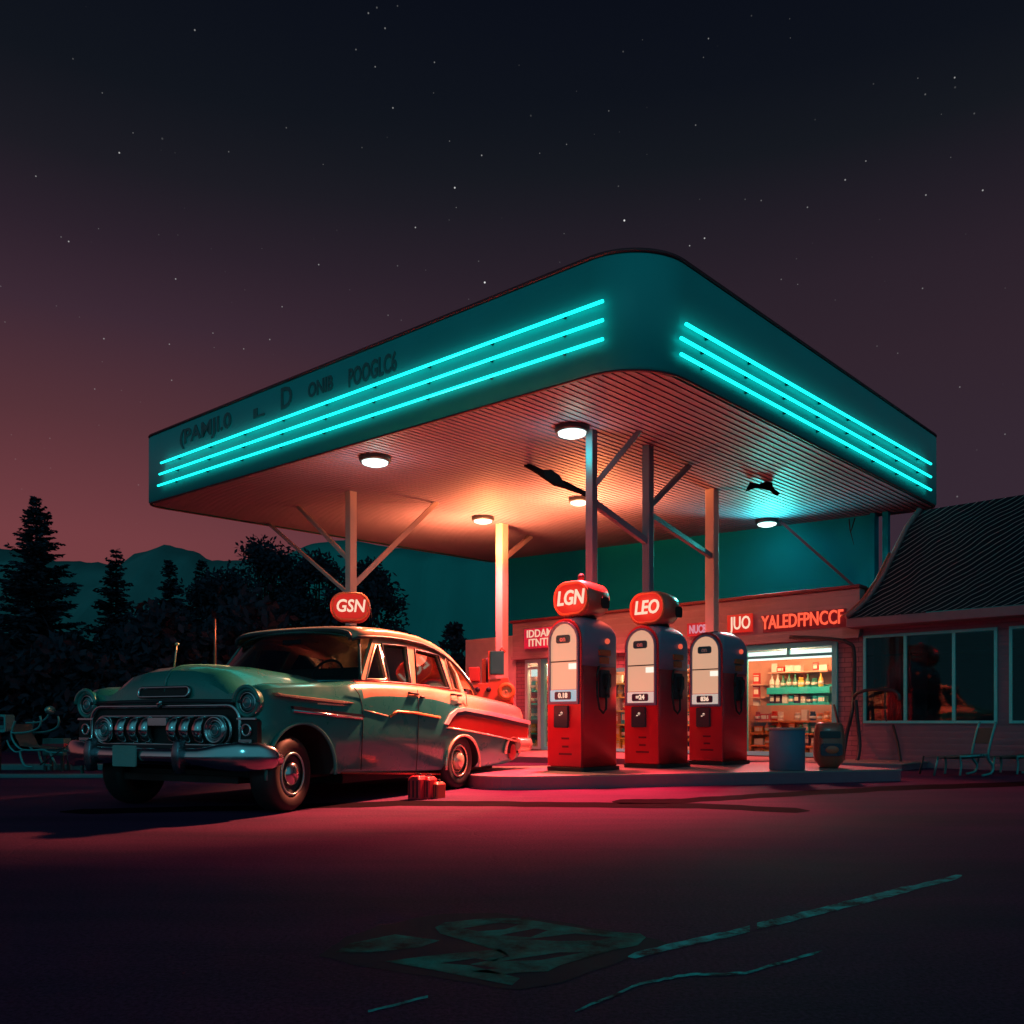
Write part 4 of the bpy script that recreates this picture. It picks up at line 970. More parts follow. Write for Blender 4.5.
# red striped cans by the rear wheel
def can(label, u, v, w_, h, m):
    p = ground(u, v); t = thing('fuel_can', label, 'can', p, CAR.a-PI/2, 'red cans under the car')
    mb = MB(); mb.grid([rr_ring(w_/2, 0.085, 0.02, 0), rr_ring(w_/2, 0.085, 0.02, h*0.86), rr_ring(w_/2-0.02, 0.06, 0.02, h)], closed_u=True, caps=True, smooth=False); mb.build('body', m, t, 0.006)
    mb = MB()
    for k in range(3): x = -w_/2+w_*(k+0.5)/3; mb.box(x-w_*0.07, x+w_*0.07, -0.0895, -0.0855, 0.02, h*0.82)
    mb.build('stripe', mat('stripe_dark', (0.10, 0.01, 0.02), 0.5), t)
    mb = MB(); mb.tube([(-w_*0.25, 0, h-0.005), (-w_*0.2, 0, h+0.02), (w_*0.2, 0, h+0.02), (w_*0.25, 0, h-0.005)], 0.007, 6); mb.build('handle', M['black'], t)
canred = mat('can_red', (0.75, 0.03, 0.05), 0.45)
can('tall red striped can nearest the front wheel, standing by the car sill', 418, 799, 0.14, 0.225, canred)
can('middle red striped can of the row beside the rear wheel', 429, 798.5, 0.10, 0.215, canred)
can('short plain red can touching the rear wheel', 438, 798, 0.085, 0.16, mat('can_orange', (0.50, 0.07, 0.04), 0.45))

# orange machine at the shop end
p = ground(491, 762.5); p.z = 0.0
tr = thing('tractor', 'small orange old tractor with big round tyre parked at the shop end wall', 'tractor', at(490, 700, 17.0)*1.0, 0); tr.location.z = 0.11
om = mat('tractor_orange', (0.55, 0.13, 0.05), 0.45, var=0.2)
sxp = 17.0/F
def trx(u): return (u-490)*sxp
def trz(v): return CH+(HY-v)*sxp-0.11
mb = MB(); mb.plate([(trx(469), trz(698)), (trx(482), trz(704)), (trx(514), trz(704)), (trx(512), trz(690)), (trx(508), trz(678)), (trx(490), trz(680)), (trx(488), trz(684)), (trx(470), trz(683))], lambda a, b_, d: (a, d, b_), -0.22, 0.22); mb.build('chassis', om, tr, 0.02)
mb = MB(); mb.box(trx(469), trx(480), -0.25, 0.25, trz(682), trz(668)); mb.build('bonnet', mat('bonnet_red', (0.5, 0.06, 0.04), 0.45), tr, 0.02)
mb = MB(); mb.box(trx(482), trx(486), -0.05, 0.05, trz(684), trz(659)); mb.build('exhaust', om, tr, 0.01)
mb = MB(); mb.tube([(trx(487), 0, trz(682)), (trx(487), 0, trz(658))], 0.03, 8); mb.build('lever', M['dark'], tr)
mb = MB(); mb.box(trx(490.5), trx(504), -0.28, 0.12, trz(675), trz(652)); mb.build('cab_panel', mat('green_panel', (0.01, 0.16, 0.14), 0.4), tr, 0.015)
mb = MB(); mb.box(trx(488.5), trx(490.4), -0.26, -0.1, trz(680), trz(652)); mb.tube([(trx(500), -0.1, trz(652)), (trx(502), -0.1, trz(648)), (trx(505), -0.1, trz(653))], 0.03, 6); mb.build('cab_post', om, tr)
for y, r in ((-0.36, 0.17), (0.3, 0.17)):
    mb = MB(); mb.lathe([(r*0.5, -0.07), (r*0.85, -0.08), (r, -0.04), (r, 0.04), (r*0.85, 0.08), (r*0.5, 0.07)], 28, axis='y', c=(trx(506.5), y, trz(692)), closed=True); o = mb.build('tyre', mat('tractor_tyre', (0.70, 0.25, 0.05), 0.5), tr)
    mb = MB(); mb.lathe([(r*0.5, -0.05), (r*0.45, -0.03), (r*0.15, -0.03), (r*0.1, -0.06), (0.001, -0.06)], 24, axis='y', c=(trx(506.5), y, trz(692))); mb.build('hub', mat('tractor_hub', (0.6, 0.4, 0.15), 0.4), o)
for u in (474, 496, 510): mb = MB(); mb.box(trx(u)-0.06, trx(u)+0.06, -0.18, 0.18, 0.0, trz(697)); mb.build('stand', M['dark'], tr)
for u in (473, 478, 489): mb = MB(); mb.ellipsoid((trx(u), -0.24, trz(690)), (0.05, 0.04, 0.05)); mb.build('fitting', M['dark'], tr)

# ------------------------------------------------------------------ left: tubular recliner, crate, box and low kerb rails
tube_m = mat('teal_tube', (0.06, 0.34, 0.36), 0.3, 0.6)
fab = mat('dark_canvas', (0.02, 0.06, 0.07), 0.8)
YJ = 12.6
def jp(u, v, dy=0.0): q = at(u, v, YJ); return Vector((q.x, q.y+dy, q.z))
def local(pts, o): return [p-o for p in pts]
ch = thing('garden_chair', 'curved tubular steel recliner with oval headrest beside the car', 'chair', (at(30, 700, YJ).x, YJ, 0))
co = Vector(ch.location)
for dy in (0, 0.5):
    mb = MB(); mb.tube(smooth(local([jp(40, 716, dy), jp(41, 722, dy), jp(38, 728, dy), (jp(28, 732, dy)), jp(14, 733, dy), jp(11, 731, dy)], co)), 0.016, 7); mb.build('arm', tube_m, ch)
    mb = MB(); mb.tube(smooth(local([jp(15, 721, dy), jp(12, 731, dy), jp(12, 738, dy), jp(17, 746, dy), jp(25, 750, dy), jp(44, 750, dy), jp(48, 752, dy), jp(64, 753, dy)], co)), 0.016, 7); mb.build('side_rail', tube_m, ch)
    mb = MB(); mb.tube(smooth(local([jp(7, 740, dy), jp(10, 747, dy), jp(16, 752, dy), jp(24, 750, dy)], co)), 0.014, 7); mb.build('rear_leg', tube_m, ch)
    mb = MB(); mb.tube(smooth(local([jp(20, 752, dy), jp(22, 761, dy), jp(26, 766, dy), jp(33, 767, dy)], co)), 0.018, 7); mb.build('leg', tube_m, ch)
    mb = MB(); mb.tube(local([jp(50, 752, dy), jp(57, 768.0, dy)], co), 0.016, 7); mb.build('leg', tube_m, ch)
mb = MB(); mb.grid([local([jp(14, 724, y) for y in (0, .25, .5)], co), local([jp(14, 734, y) for y in (0, .25, .5)], co), local([jp(20, 746, y) for y in (0, .25, .5)], co), local([jp(48, 749, y) for y in (0, .25, .5)], co)]); mb.build('sling', fab, ch)
q = jp(41, 710, 0.25)-co; mb = MB(); mb.ellipsoid(q, (0.04, 0.14, 0.065)); mb.build('headrest', tube_m, ch)
mb = MB(); mb.tube(smooth(local([jp(16, 723, .25), jp(30, 722, .25), jp(37, 718, .25), jp(40, 713, .25)], co)), 0.014, 7); mb.build('headrest_stem', tube_m, ch)
cr_ = thing('crate', 'small dark crate with a red stripe behind the recliner', 'crate', (at(57, 700, 13.4).x, 13.4, 0))
mb = MB(); mb.box(-0.16, 0.16, -0.12, 0.12, 0.24, 0.50); mb.build('box', mat('crate_teal', (0.03, 0.16, 0.16), 0.6), cr_, 0.01)
mb = MB(); mb.box(-0.165, 0.165, -0.125, 0.125, 0.36, 0.42); mb.build('stripe', mat('crate_red', (0.35, 0.03, 0.05), 0.6), cr_)
for x in (-.13, .13):
    for y in (-.09, .09): mb = MB(); mb.box(x-.02, x+.02, y-.02, y+.02, 0, .239); mb.build('leg', M['dark'], cr_)
bx = thing('mailbox', 'open steel box on a post cut by the left edge', 'box', (at(-2, 700, 13.0).x, 13.0, 0))
mb = MB(); mb.plate(rrect(-0.16, 0.18, 0.60, 0.86, 0.03), lambda a, b_, d: (a, d, b_), -0.12, 0.12, holes=[rrect(-0.14, 0.155, 0.64, 0.83, 0.02)]); mb.build('box', tube_m, bx)
mb = MB(); mb.box(-0.03, 0.03, -0.03, 0.03, 0, 0.6); mb.build('post', M['dark'], bx)
mb = MB(); mb.box(-0.13, 0.14, -0.1, 0.1, 0.645, 0.70); mb.build('content', mat('teal_block', (0.03, 0.2, 0.22), 0.5), bx, 0.01)
mb = MB(); mb.tube([at(40, 765, 12.4), at(77, 739, 12.6)], 0.012, 6); o = mb.build('leaning_pole', M['dark']); tag(o, 'thin dark pole leaning between the recliner and the car', 'pole')
kb = mat('kerb_teal', (0.10, 0.22, 0.24), 0.6, bump=0.1)
mb = MB(); mb.box(-11, -4.4, 13.6, 13.85, 0, 0.09); tag(mb.build('kerb', kb, None, 0.015), kind='structure')
mb = MB(); mb.box(-11, -3.9, 11.7, 11.85, 0, 0.05); tag(mb.build('kerb', kb, None, 0.012), kind='structure')

# right: two tubular chairs
def tube_chair(u0, lab, Y, s_=1.0):
    t = thing('tube_chair', lab, 'chair', (at(u0+30, 700, Y).x, Y, 0), 0, 'tubular chairs before the cabin'); o_ = Vector(t.location)
    q = lambda u, v, dy=0: Vector(((at(u0+u*s_, v, Y)).x, Y+dy, at(u0, v, Y).z))-o_
    zc = (HY+CH/Y*F)
    for dy in (0, 0.42):
        mb = MB(); mb.tube([q(4, 757, dy), q(0, zc-1, dy)], 0.014, 7); mb.build('leg', tube_m if dy == 0 else M['dark'], t)
        mb = MB(); mb.tube(smooth([q(26, 757, dy), q(27, 765, dy), q(26, zc-1, dy)]), 0.016, 7); mb.build('leg', tube_m, t)
        mb = MB(); mb.tube(smooth([q(62, 722, dy), q(57, 740, dy), q(54, 757, dy), q(59, 766, dy), q(57, 773, dy), q(48, zc-1, dy)]), 0.018, 7); mb.build('back_post', tube_m, t)
    mb = MB(); mb.grid([[q(4, 757, y) for y in (-0.02, .44)], [q(26, 757, y) for y in (-0.02, .44)], [q(54, 755, y) for y in (-0.02, .44)]]); mb.grid([[q(4, 758.5, y) for y in (-0.02, .44)], [q(26, 759, y) for y in (-0.02, .44)], [q(54, 757.5, y) for y in (-0.02, .44)]]); mb.build('seat', fab, t)
    mb = MB(); mb.grid([[q(56, 744, y) for y in (0, .42)], [q(60, 728, y) for y in (0, .42)]]); mb.build('backrest', fab, t)
    mb = MB(); mb.tube([q(26, 757, 0), q(54, 755, 0)], 0.02, 7); mb.build('seat_rail', tube_m, t)
    return t
tube_chair(934, 'low tubular steel chair before the wide cabin window', 12.0)
tube_chair(991, 'low tubular steel chair cut by the right edge', 12.3)

# ------------------------------------------------------------------ the car
teal_paint = mat('teal_car_paint', (0.014, 0.25, 0.225), 0.30, 0.15, var=0.05, coat=0.6)
warm_lit_paint = mat('peach_car_paint', (0.58, 0.35, 0.21), 0.32, 0.1, var=0.05, coat=0.6)  # warm lamplight on roof and upper flanks, put into the colour
lining = mat('wheel_well', (0.012, 0.012, 0.014), 0.9)
gold = mat('warm_chrome', (0.85, 0.66, 0.44), 0.25, 0.45)
white_trim = mat('ivory_trim', (0.88, 0.84, 0.78), 0.3, 0.0)
red_panel = mat('red_side_panel', (0.30, 0.02, 0.014), 0.35, coat=0.4)
car = fthing('vintage_car', 'large teal and peach vintage sedan with toothed chrome grille parked by the pumps', 'car', CAR)
ST = [ # x, half width, sill z, warm-tone edge z, fender z, valley z, hood centre z
 (-0.33, 1.02, 0.56, 0.74, 0.93, 0.93, 1.00),
 (-0.315, 1.06, 0.52, 0.74, 1.00, 0.98, 1.11),
 (-0.26, 1.085, 0.48, 0.74, 1.045, 1.00, 1.195),
 (-0.15, 1.095, 0.42, 0.74, 1.065, 1.01, 1.235),
 (0.05, 1.10, 0.36, 0.78, 1.075, 1.02, 1.255),
 (0.4, 1.10, 0.30, 0.84, 1.09, 1.05, 1.26),
 (0.8, 1.10, 0.28, 0.92, 1.115, 1.10, 1.22),
 (1.1, 1.10, 0.27, 0.985, 1.135, 1.135, 1.16),
 (1.5, 1.10, 0.255, 1.00, 1.14, 1.135, 1.14),
 (2.2, 1.10, 0.235, 0.99, 1.13, 1.125, 1.13),
 (2.7, 1.10, 0.225, 0.93, 1.10, 1.09, 1.10),
 (3.1, 1.10, 0.225, 0.885, 1.075, 1.07, 1.10),
 (3.6, 1.09, 0.225, 0.845, 1.04, 1.02, 1.08),
 (4.1, 1.07, 0.235, 0.80, 1.00, 0.96, 1.00),
 (4.45, 1.05, 0.30, 0.765, 0.965, 0.91, 0.93),
 (4.56, 1.02, 0.36, 0.75, 0.945, 0.88, 0.89),
 (4.60, 0.96, 0.42, 0.74, 0.91, 0.85, 0.85)]
def cat(a, b, c, d, t): return 0.5*(2*b+(c-a)*t+(2*a-5*b+4*c-d)*t*t+(3*b-a-3*c+d)*t**3)
def stations():
    out = []
    for i in range(len(ST)-1):
        a, b_, c, d = ST[max(i-1, 0)], ST[i], ST[i+1], ST[min(i+2, len(ST)-1)]
        n = max(1, int((c[0]-b_[0])/0.09))
        for k in range(n):
            t_ = k/n
            x = b_[0]+(c[0]-b_[0])*t_
            out.append((x,)+tuple(min(max(cat(a[j], b_[j], c[j], d[j], t_), min(b_[j], c[j])-0.01), max(b_[j], c[j])+0.01) for j in range(1, 7)))
    return out+[ST[-1]]
def section(s):
    x, hw, zs, zt, zf, zi, zh = s
    h = [(hw-0.16, zs-0.01), (hw-0.07, zs), (hw-0.025, zs+0.06), (hw-0.005, (zs+0.08)*0.5+zt*0.5-0.02), (hw, zt-0.02), (hw-0.004, zt+0.002), (hw-0.02, zt*0.55+zf*0.45), (hw-0.05, zf-0.035), (hw-0.10, zf-0.005), (hw-0.17, zf+0.004), (hw-0.25, zf*0.6+zi*0.4), (hw-0.36, zi), (hw*0.56, zi*0.62+zh*0.38), (hw*0.44, zi*0.25+zh*0.75), (hw*0.25, zh*0.94+zi*0.06), (0.0, zh)]
    near = [(x, -y, z) for y, z in h]
    return near+[(x, y, z) for y, z in h[-2::-1]]
SS = stations(); rows = [section(s) for s in SS]; nc = len(rows[0])
mb = MB()
mb.grid(rows, closed_u=False)
mb.mi = []
for i in range(len(rows)-1):
    xm = (SS[i][0]+SS[i+1][0])/2
    for k in range(nc-1):
        kk = min(k, nc-2-k)
        m_ = 0
        if xm > 1.02 and kk >= 5: m_ = 1
        if 1.0 < xm < 3.45 and kk >= 10: m_ = 2
        mb.mi.append(m_)
o_ = [(r[0], r[-1]) for r in rows]
nfl = len(mb.v); 
mb.add(rows[0], [tuple(reversed(range(nc)))], 0); mb.add(rows[-1], [tuple(range(nc))], 1)
under = [r[0] for r in rows]+[r[-1] for r in reversed(rows)]
n_ = len(rows); vs = [p for r in rows for p in (r[0], r[-1])]
mb.add(vs, [(2*i, 2*i+1, 2*i+3, 2*i+2) for i in range(n_-1)], 2)
body = mb.build('body', [teal_paint, warm_lit_paint, lining], car, weld=True)
def cut(x, z, rx, rz, x_shift=0.0):
    c = MB()
    for y0, y1 in ((-1.3, -0.72), (0.72, 1.3)):
        ring = [(x+rx*math.cos(2*PI*k/40), z+rz*math.sin(2*PI*k/40)) for k in range(40)]
        c.grid([[(a, y0, b_) for a, b_ in ring], [(a, y1, b_) for a, b_ in ring]], closed_u=True, caps=True)
    return c
cutters = []
ARCH = [(0.14, 0.33, 0.44, 0.41), (2.86, 0.27, 0.375, 0.33)]
for a in ARCH: cutters.append(cut(*a))
c = MB()
for q in cutters: c.add(q.v, q.f, 0)
cutter = c.build('cutter', lining, car)
bmod = body.modifiers.new('arches', 'BOOLEAN'); bmod.operation = 'DIFFERENCE'; bmod.object = cutter; bmod.solver = 'EXACT'
try: bmod.material_mode = 'TRANSFER'
except Exception: pass
bpy.context.view_layer.update()
me = bpy.data.meshes.new_from_object(body.evaluated_get(bpy.context.evaluated_depsgraph_get()))
body.modifiers.clear(); body.data = me; me.name = 'body'
bpy.data.objects.remove(cutter)
bm = bmesh.new(); bm.from_mesh(me)
for f in bm.faces: f.smooth = True
for e in bm.edges:
    if len(e.link_faces) == 2 and e.calc_face_angle(0) > 0.6: e.smooth = False
bm.to_mesh(me); bm.free()
me.update()
# arch lips
for (x, z, rx, rz), m_ in zip(ARCH, (teal_paint, gold)):
    for sg_ in (-1, 1):
        pts = []
        for k in range(25):
            a = -0.12+(PI+0.24)*k/24; xx = x+rx*math.cos(a); zz = z+rz*math.sin(a)
            pts.append((xx, sg_*1.097, zz))
        mb = MB(); mb.tube(pts, 0.016, 6); mb.build('wheel_arch_lip', m_, car)
# side helpers: photo column/row on the near flank
side = lambda u, v, y=-1.10: CAR.py(u, v, y)
def side_tube(name, px, r, m, y=-1.105, sq=None, both=True, parent=None):
    P = [side(u, v, y) for u, v in px]
    mb = MB(); mb.tube(P, r, 6, sq=sq); o = mb.build(name, m, parent or car)
    if both: mb = MB(); mb.tube([(p.x, -p.y, p.z) for p in P], r, 6, sq=sq); mb.build(name, m, parent or car)
    return o
def side_plate(name, px, m, y0=-1.10, th=0.02, bev=0.0, both=True):
    P = [side(u, v, y0) for u, v in px]
    for s_ in ((-1, 1) if both else (-1,)):
        mb = MB(); mb.plate([(p.x, p.z) for p in P], lambda a, b_, d: (a, s_*(-y0+d), b_), -0.03, th); mb.build(name, m, car, bev)
side_plate('spear_trim', [(274, 692.5), (280, 694), (345, 701.5), (352, 703), (340, 703.5), (300, 699), (277, 695.5)], gold, -1.085, 0.035, 0.003)
side_plate('lower_spear', [(292, 706), (362, 714.5), (364, 717), (362, 719), (294, 710.5)], mat('dark_spear', (0.03, 0.03, 0.05), 0.3, 0.3), -1.10, 0.012)
side_tube('lower_spear_chrome', [(293, 710.5), (362, 718.5)], 0.014, M['chrome'], -1.112)
side_tube('script_trim', [(318, 703.5), (345, 705.5), (372, 706.5)], 0.009, gold, -1.09)
side_tube('belt_trim', [(364, 710), (388, 716)], 0.006, gold, -1.10)
side_tube('flash_trim', [(390, 716.5), (397, 711.5), (415, 713), (440, 717.5)], 0.013, mat('orange_trim', (0.75, 0.26, 0.05), 0.35, 0.2), -1.103)
side_plate('side_panel', [(446, 727), (452, 716), (458, 713), (480, 716), (526, 727.5), (526, 743), (500, 736), (470, 730)], red_panel, -1.085, 0.018)
side_plate('panel_shadow', [(452, 713.5), (460, 711), (527, 724), (527, 728), (500, 721.5), (465, 714.5), (455, 716)], mat('plum_panel', (0.06, 0.03, 0.06), 0.4), -1.085, 0.022)
side_plate('fin_trim', [(443, 724), (448, 714), (455, 708.5), (463, 707.5), (490, 712), (528, 721), (528, 724.5), (490, 716), (463, 711), (455, 712.5), (450, 718), (446, 725)], white_trim, -1.08, 0.035, 0.003)
side_tube('panel_edge', [(446, 727.5), (470, 731), (500, 737), (526, 744)], 0.010, gold, -1.098)
side_plate('scoop', [(442, 722), (445, 712), (450, 706), (458, 703), (462, 703.5), (455, 707), (449, 712), (445, 722)], M['dark'], -1.085, 0.012)
seam = mat('seam_black', (0.01, 0.012, 0.012), 0.7)
def seam_line(px): side_tube('door_seam', px, 0.0045, seam, -1.0975)
seam_line([(353, 686), (359, 694), (362, 705), (363, 725), (361, 770)]); seam_line([(417.5, 690), (418.5, 710), (418, 745), (416, 772)]); seam_line([(466, 694), (467, 706)])
for px in ([(409, 693), (417, 694)], [(420, 697), (423, 697)], [(453, 694.5), (460, 695.5)]):
    P = [side(u, v, -1.09) for u, v in px]
    for s_ in (-1, 1):
        mb = MB(); mb.tube([(P[0].x, -s_*P[0].y*-1*-1, P[0].z), (P[0].x, s_*-1.115 if False else s_*1.115, P[0].z), (P[1].x, s_*1.115, P[1].z), (P[1].x, s_*1.09, P[1].z)] if False else [(P[0].x, s_*1.06, P[0].z), (P[0].x, s_*1.105, P[0].z), (P[1].x, s_*1.105, P[1].z), (P[1].x, s_*1.06, P[1].z)], 0.013, 6); mb.build('door_handle', M['black'], car)
side_tube('sill_trim', [(341, 772.5), (440, 774)], 0.013, mat('sill_red', (0.5, 0.05, 0.03), 0.35), -1.035)

# ---- greenhouse
ZB, YB, YT, ZT = 1.13, 0.96, 0.79, 1.60
def ysl(z): return YB-(YB-YT)*(z-ZB)/(ZT-ZB)
def sidew(u, v):
    z = 1.35
    for _ in range(14): p = CAR.py(u, v, -ysl(z)); z = p.z
    return (p.x, p.z)
ofs = lambda s_: (lambda a, b_, d: (a, s_*(ysl(b_)+d), b_))
outer = [sidew(*p) for p in ((361, 684), (362, 676), (373, 639), (380, 637.5), (408, 641), (430, 648), (446, 658), (457, 673), (465, 694))]
vent = [sidew(*p) for p in ((366, 679), (370, 662), (375, 645), (378, 645), (386, 678), (384, 680))]
fw_ = [sidew(*p) for p in ((389, 681.5), (381.5, 644), (406, 646.5), (411.5, 684.5))]
rw_ = [sidew(*p) for p in ((416.5, 685), (414.5, 649.5), (438, 655.5), (449.5, 688.5))]
qw_ = [sidew(*p) for p in ((453, 689), (444.5, 658), (449, 663), (455, 673), (460, 690.5))]
cg = mat('car_glass', (0.5, 0.5, 0.5), 0.05, var=0); glassify(cg, (0.40, 0.58, 0.56), 0.17)
for s_ in (-1, 1):
    mb = MB(); mb.plate(outer, ofs(s_), -0.04, 0.0, holes=[vent, fw_, rw_, qw_]); fr_ = mb.build('window_frame', warm_lit_paint, car)
    for nme, poly in (('vent_pane', vent), ('front_pane', fw_), ('rear_pane', rw_), ('quarter_pane', qw_)):
        mb = MB(); mb.plate(poly, ofs(s_), -0.03, -0.024); mb.build(nme, cg, fr_)
        c0 = Vector((sum(p[0] for p in poly)/len(poly), sum(p[1] for p in poly)/len(poly), 0))
        mb = MB(); mb.tube([(a, s_*(ysl(b_)+0.004), b_) for a, b_ in poly], 0.012, 6, closed=True); mb.build('pane_trim', M['dark'] if nme in ('front_pane', 'rear_pane') else gold, fr_)
    a0, b0 = sidew(379, 646), sidew(387.5, 680)
    mb = MB(); mb.tube([(a0[0], s_*(ysl(a0[1])+0.006), a0[1]), (b0[0], s_*(ysl(b0[1])+0.006), b0[1])], 0.014, 6); mb.build('vent_post', M['chrome'], fr_)
    mb = MB(); mb.tube([(x, s_*(0.962), z) for x, z in ((1.02, 1.142), (1.6, 1.146), (2.3, 1.137), (2.8, 1.108), (3.15, 1.085))], 0.012, 6); mb.build('belt_moulding', mat('red_moulding', (0.35, 0.05, 0.06), 0.3, 0.3), car)
# roof shell
RX = [(1.27, 1.565, 0.74), (1.34, 1.60, 0.79), (1.5, 1.615, 0.80), (1.8, 1.63, 0.805), (2.1, 1.63, 0.805), (2.4, 1.615, 0.81), (2.65, 1.575, 0.815), (2.85, 1.52, 0.825), (3.02, 1.44, 0.85), (3.17, 1.33, 0.885), (3.30, 1.20, 0.93), (3.38, 1.09, 0.95)]
def roofrow(x, zr, hy, off=0.0):
    r = []
    for k in range(25):
        a = -PI/2+PI*k/24
        y = hy*math.copysign(abs(math.sin(a))**0.8, math.sin(a)); r.append((x, y, zr+0.115*max(0, math.cos(a))**0.42-off))
    return r
mb = MB(); top_ = [roofrow(*q) for q in RX]; bot_ = [[(x, y*0.985, z-0.03) for x, y, z in r] for r in top_]
rows = [t_+b_[::-1] for t_, b_ in zip(top_, bot_)]
mb.grid(rows, closed_u=True, caps=True); mb.build('roof', warm_lit_paint, car)
for s_ in (-1, 1):
    mb = MB(); mb.tube([(x, s_*(hy+0.012), z-0.012) for x, z, hy in RX], 0.017, 6); mb.build('drip_rail', M['dark'], car)
mb = MB(); mb.tube([(x-0.01, y, z-0.012) for x, y, z in roofrow(*RX[0])], 0.022, 6); mb.build('windscreen_header', M['dark'], car)
# rear window & windscreen
def wind(f, g_):
    y = (g_*2-1)
    xb = 0.80+0.34*abs(y)**2.6; xt = 1.25+0.12*abs(y)**2.5
    yb = 0.955*y; yt = 0.765*y
    z0 = 1.145-0.005; z1 = 1.655-0.085*abs(y)**3
    return (xb+(xt-xb)*f, yb+(yt-yb)*f, z0+(z1-z0)*f)
mb = MB(); mb.grid([[wind(f/6, g_/20) for g_ in range(21)] for f in range(7)]); mb.build('windscreen', cg, car)
mb = MB(); edge = [wind(0, g_/20) for g_ in range(21)]+[wind(f/6, 1) for f in range(1, 7)]+[wind(1, 1-g_/20) for g_ in range(1, 21)]+[wind(1-f/6, 0) for f in range(1, 6)]
mb.tube(edge, 0.016, 6, closed=True); mb.build('windscreen_surround', mat('surround', (0.05, 0.14, 0.14), 0.25, 0.6), car)
# interior
seatm = mat('seat_cloth', (0.05, 0.06, 0.06), 0.8)
for x in (1.85, 2.75):
    mb = MB(); rows = []
    for z, t_ in ((0.95, 0.16), (1.2, 0.13), (1.31, 0.08), (1.33, 0.02)): rows.append([(x+0.06*(z-0.95)+a, b_, z) for a, b_ in rrect(-t_/2, t_/2, -0.78, 0.78, min(0.05, t_/2.2))])
    mb.grid(rows, closed_u=True, caps=True); mb.build('seat_back', seatm, car)
mb = MB(); mb.tube([(1.30+0.07*math.cos(2*PI*k/24), -0.42+0.19*math.sin(2*PI*k/24), 1.20+0.17*math.cos(2*PI*k/24)) for k in range(24)], 0.012, 6, closed=True); mb.bar((1.30, -0.60, 1.20), (1.30, -0.24, 1.20), 0.02); mb.build('steering_wheel', M['dark'], car)
mb = MB(); mb.box(1.26, 1.28, -0.11, 0.11, 1.54, 1.585); mb.build('rear_view_mirror', M['dark'], car)

# ---- front
XF = -0.33
front = lambda u, v: CAR.px(u, v, XF)
cav = rrect(-0.86, 0.86, 0.565, 0.865, 0.12, 6, (0, 0, 1, 1))
fxp = lambda a, b_, d: (XF-d, a, b_)
mb = MB(); mb.plate(cav, fxp, -0.005, 0.012); gr = mb.build('grille', M['black'], car)
mb = MB(); mb.tube([(XF-0.03, a, b_) for a, b_ in rrect(-0.88, 0.88, 0.545, 0.885, 0.13, 7, (0, 0, 1, 1))], 0.020, 8, closed=True); mb.build('grille_surround', M['chrome'], gr)
mb = MB(); mb.tube([(XF-0.05, a, b_) for a, b_ in rrect(-0.80, 0.80, 0.56, 0.80, 0.11, 7)], 0.013, 8, closed=True); mb.build('grille_ring', M['chrome'], gr)
for y in (-0.46, -0.31, -0.165, 0.165, 0.31, 0.46):
    mb = MB(); rows = []
    for k in range(9):
        a = PI*k/8; z = 0.565+0.235*k/8; bul = math.sin(a)
        rows.append([(XF-0.03-0.085*bul**0.6+da*0.05, y+dy*(0.042+0.012*bul), z) for da, dy in ((0, -0.55), (0, 0.55), (0.4, 0.9), (1.2, 1.0), (1.2, -1.0), (0.4, -0.9))])
    mb.grid(rows, closed_u=True, caps=True); mb.build('grille_tooth', M['chrome'], gr)
mb = MB(); mb.plate(rrect(-0.11, 0.11, 0.72, 0.785, 0.01), fxp, 0.012, 0.09); mb.build('grille_badge', M['chrome'], gr, 0.008)
def lamp_unit(name, y, z, r, x, depth, lens):
    mb = MB(); mb.lathe([(r*1.28, 0), (r*1.30, -depth*0.8), (r*1.18, -depth), (r*1.0, -depth*0.85), (r*0.98, -depth*0.5)], 32, axis='x', c=(x, y, z)); o = mb.build(name, M['chrome'] if name != 'headlight' else teal_paint, car)
    mb = MB(); mb.lathe([(r*1.0, -depth*0.72), (r*0.86, -depth*0.86), (r*0.8, -depth*0.8)], 32, axis='x', c=(x, y, z), closed=True); mb.build('bezel', M['chrome'], o)
    mb = MB(); mb.lathe([(r*0.84, -depth*0.6), (r*0.6, -depth*0.78), (0.001, -depth*0.88)], 24, axis='x', c=(x, y, z)); mb.build('lens', lens, o)
    mb = MB(); mb.lathe([(r*0.52, -depth*0.80), (r*0.46, -depth*0.90), (r*0.38, -depth*0.86)], 24, axis='x', c=(x, y, z), closed=True); mb.build('lens_ring', M['chrome'], o)
lensm = mat('lamp_lens', (0.10, 0.22, 0.24), 0.12, 0.2, coat=0.5)
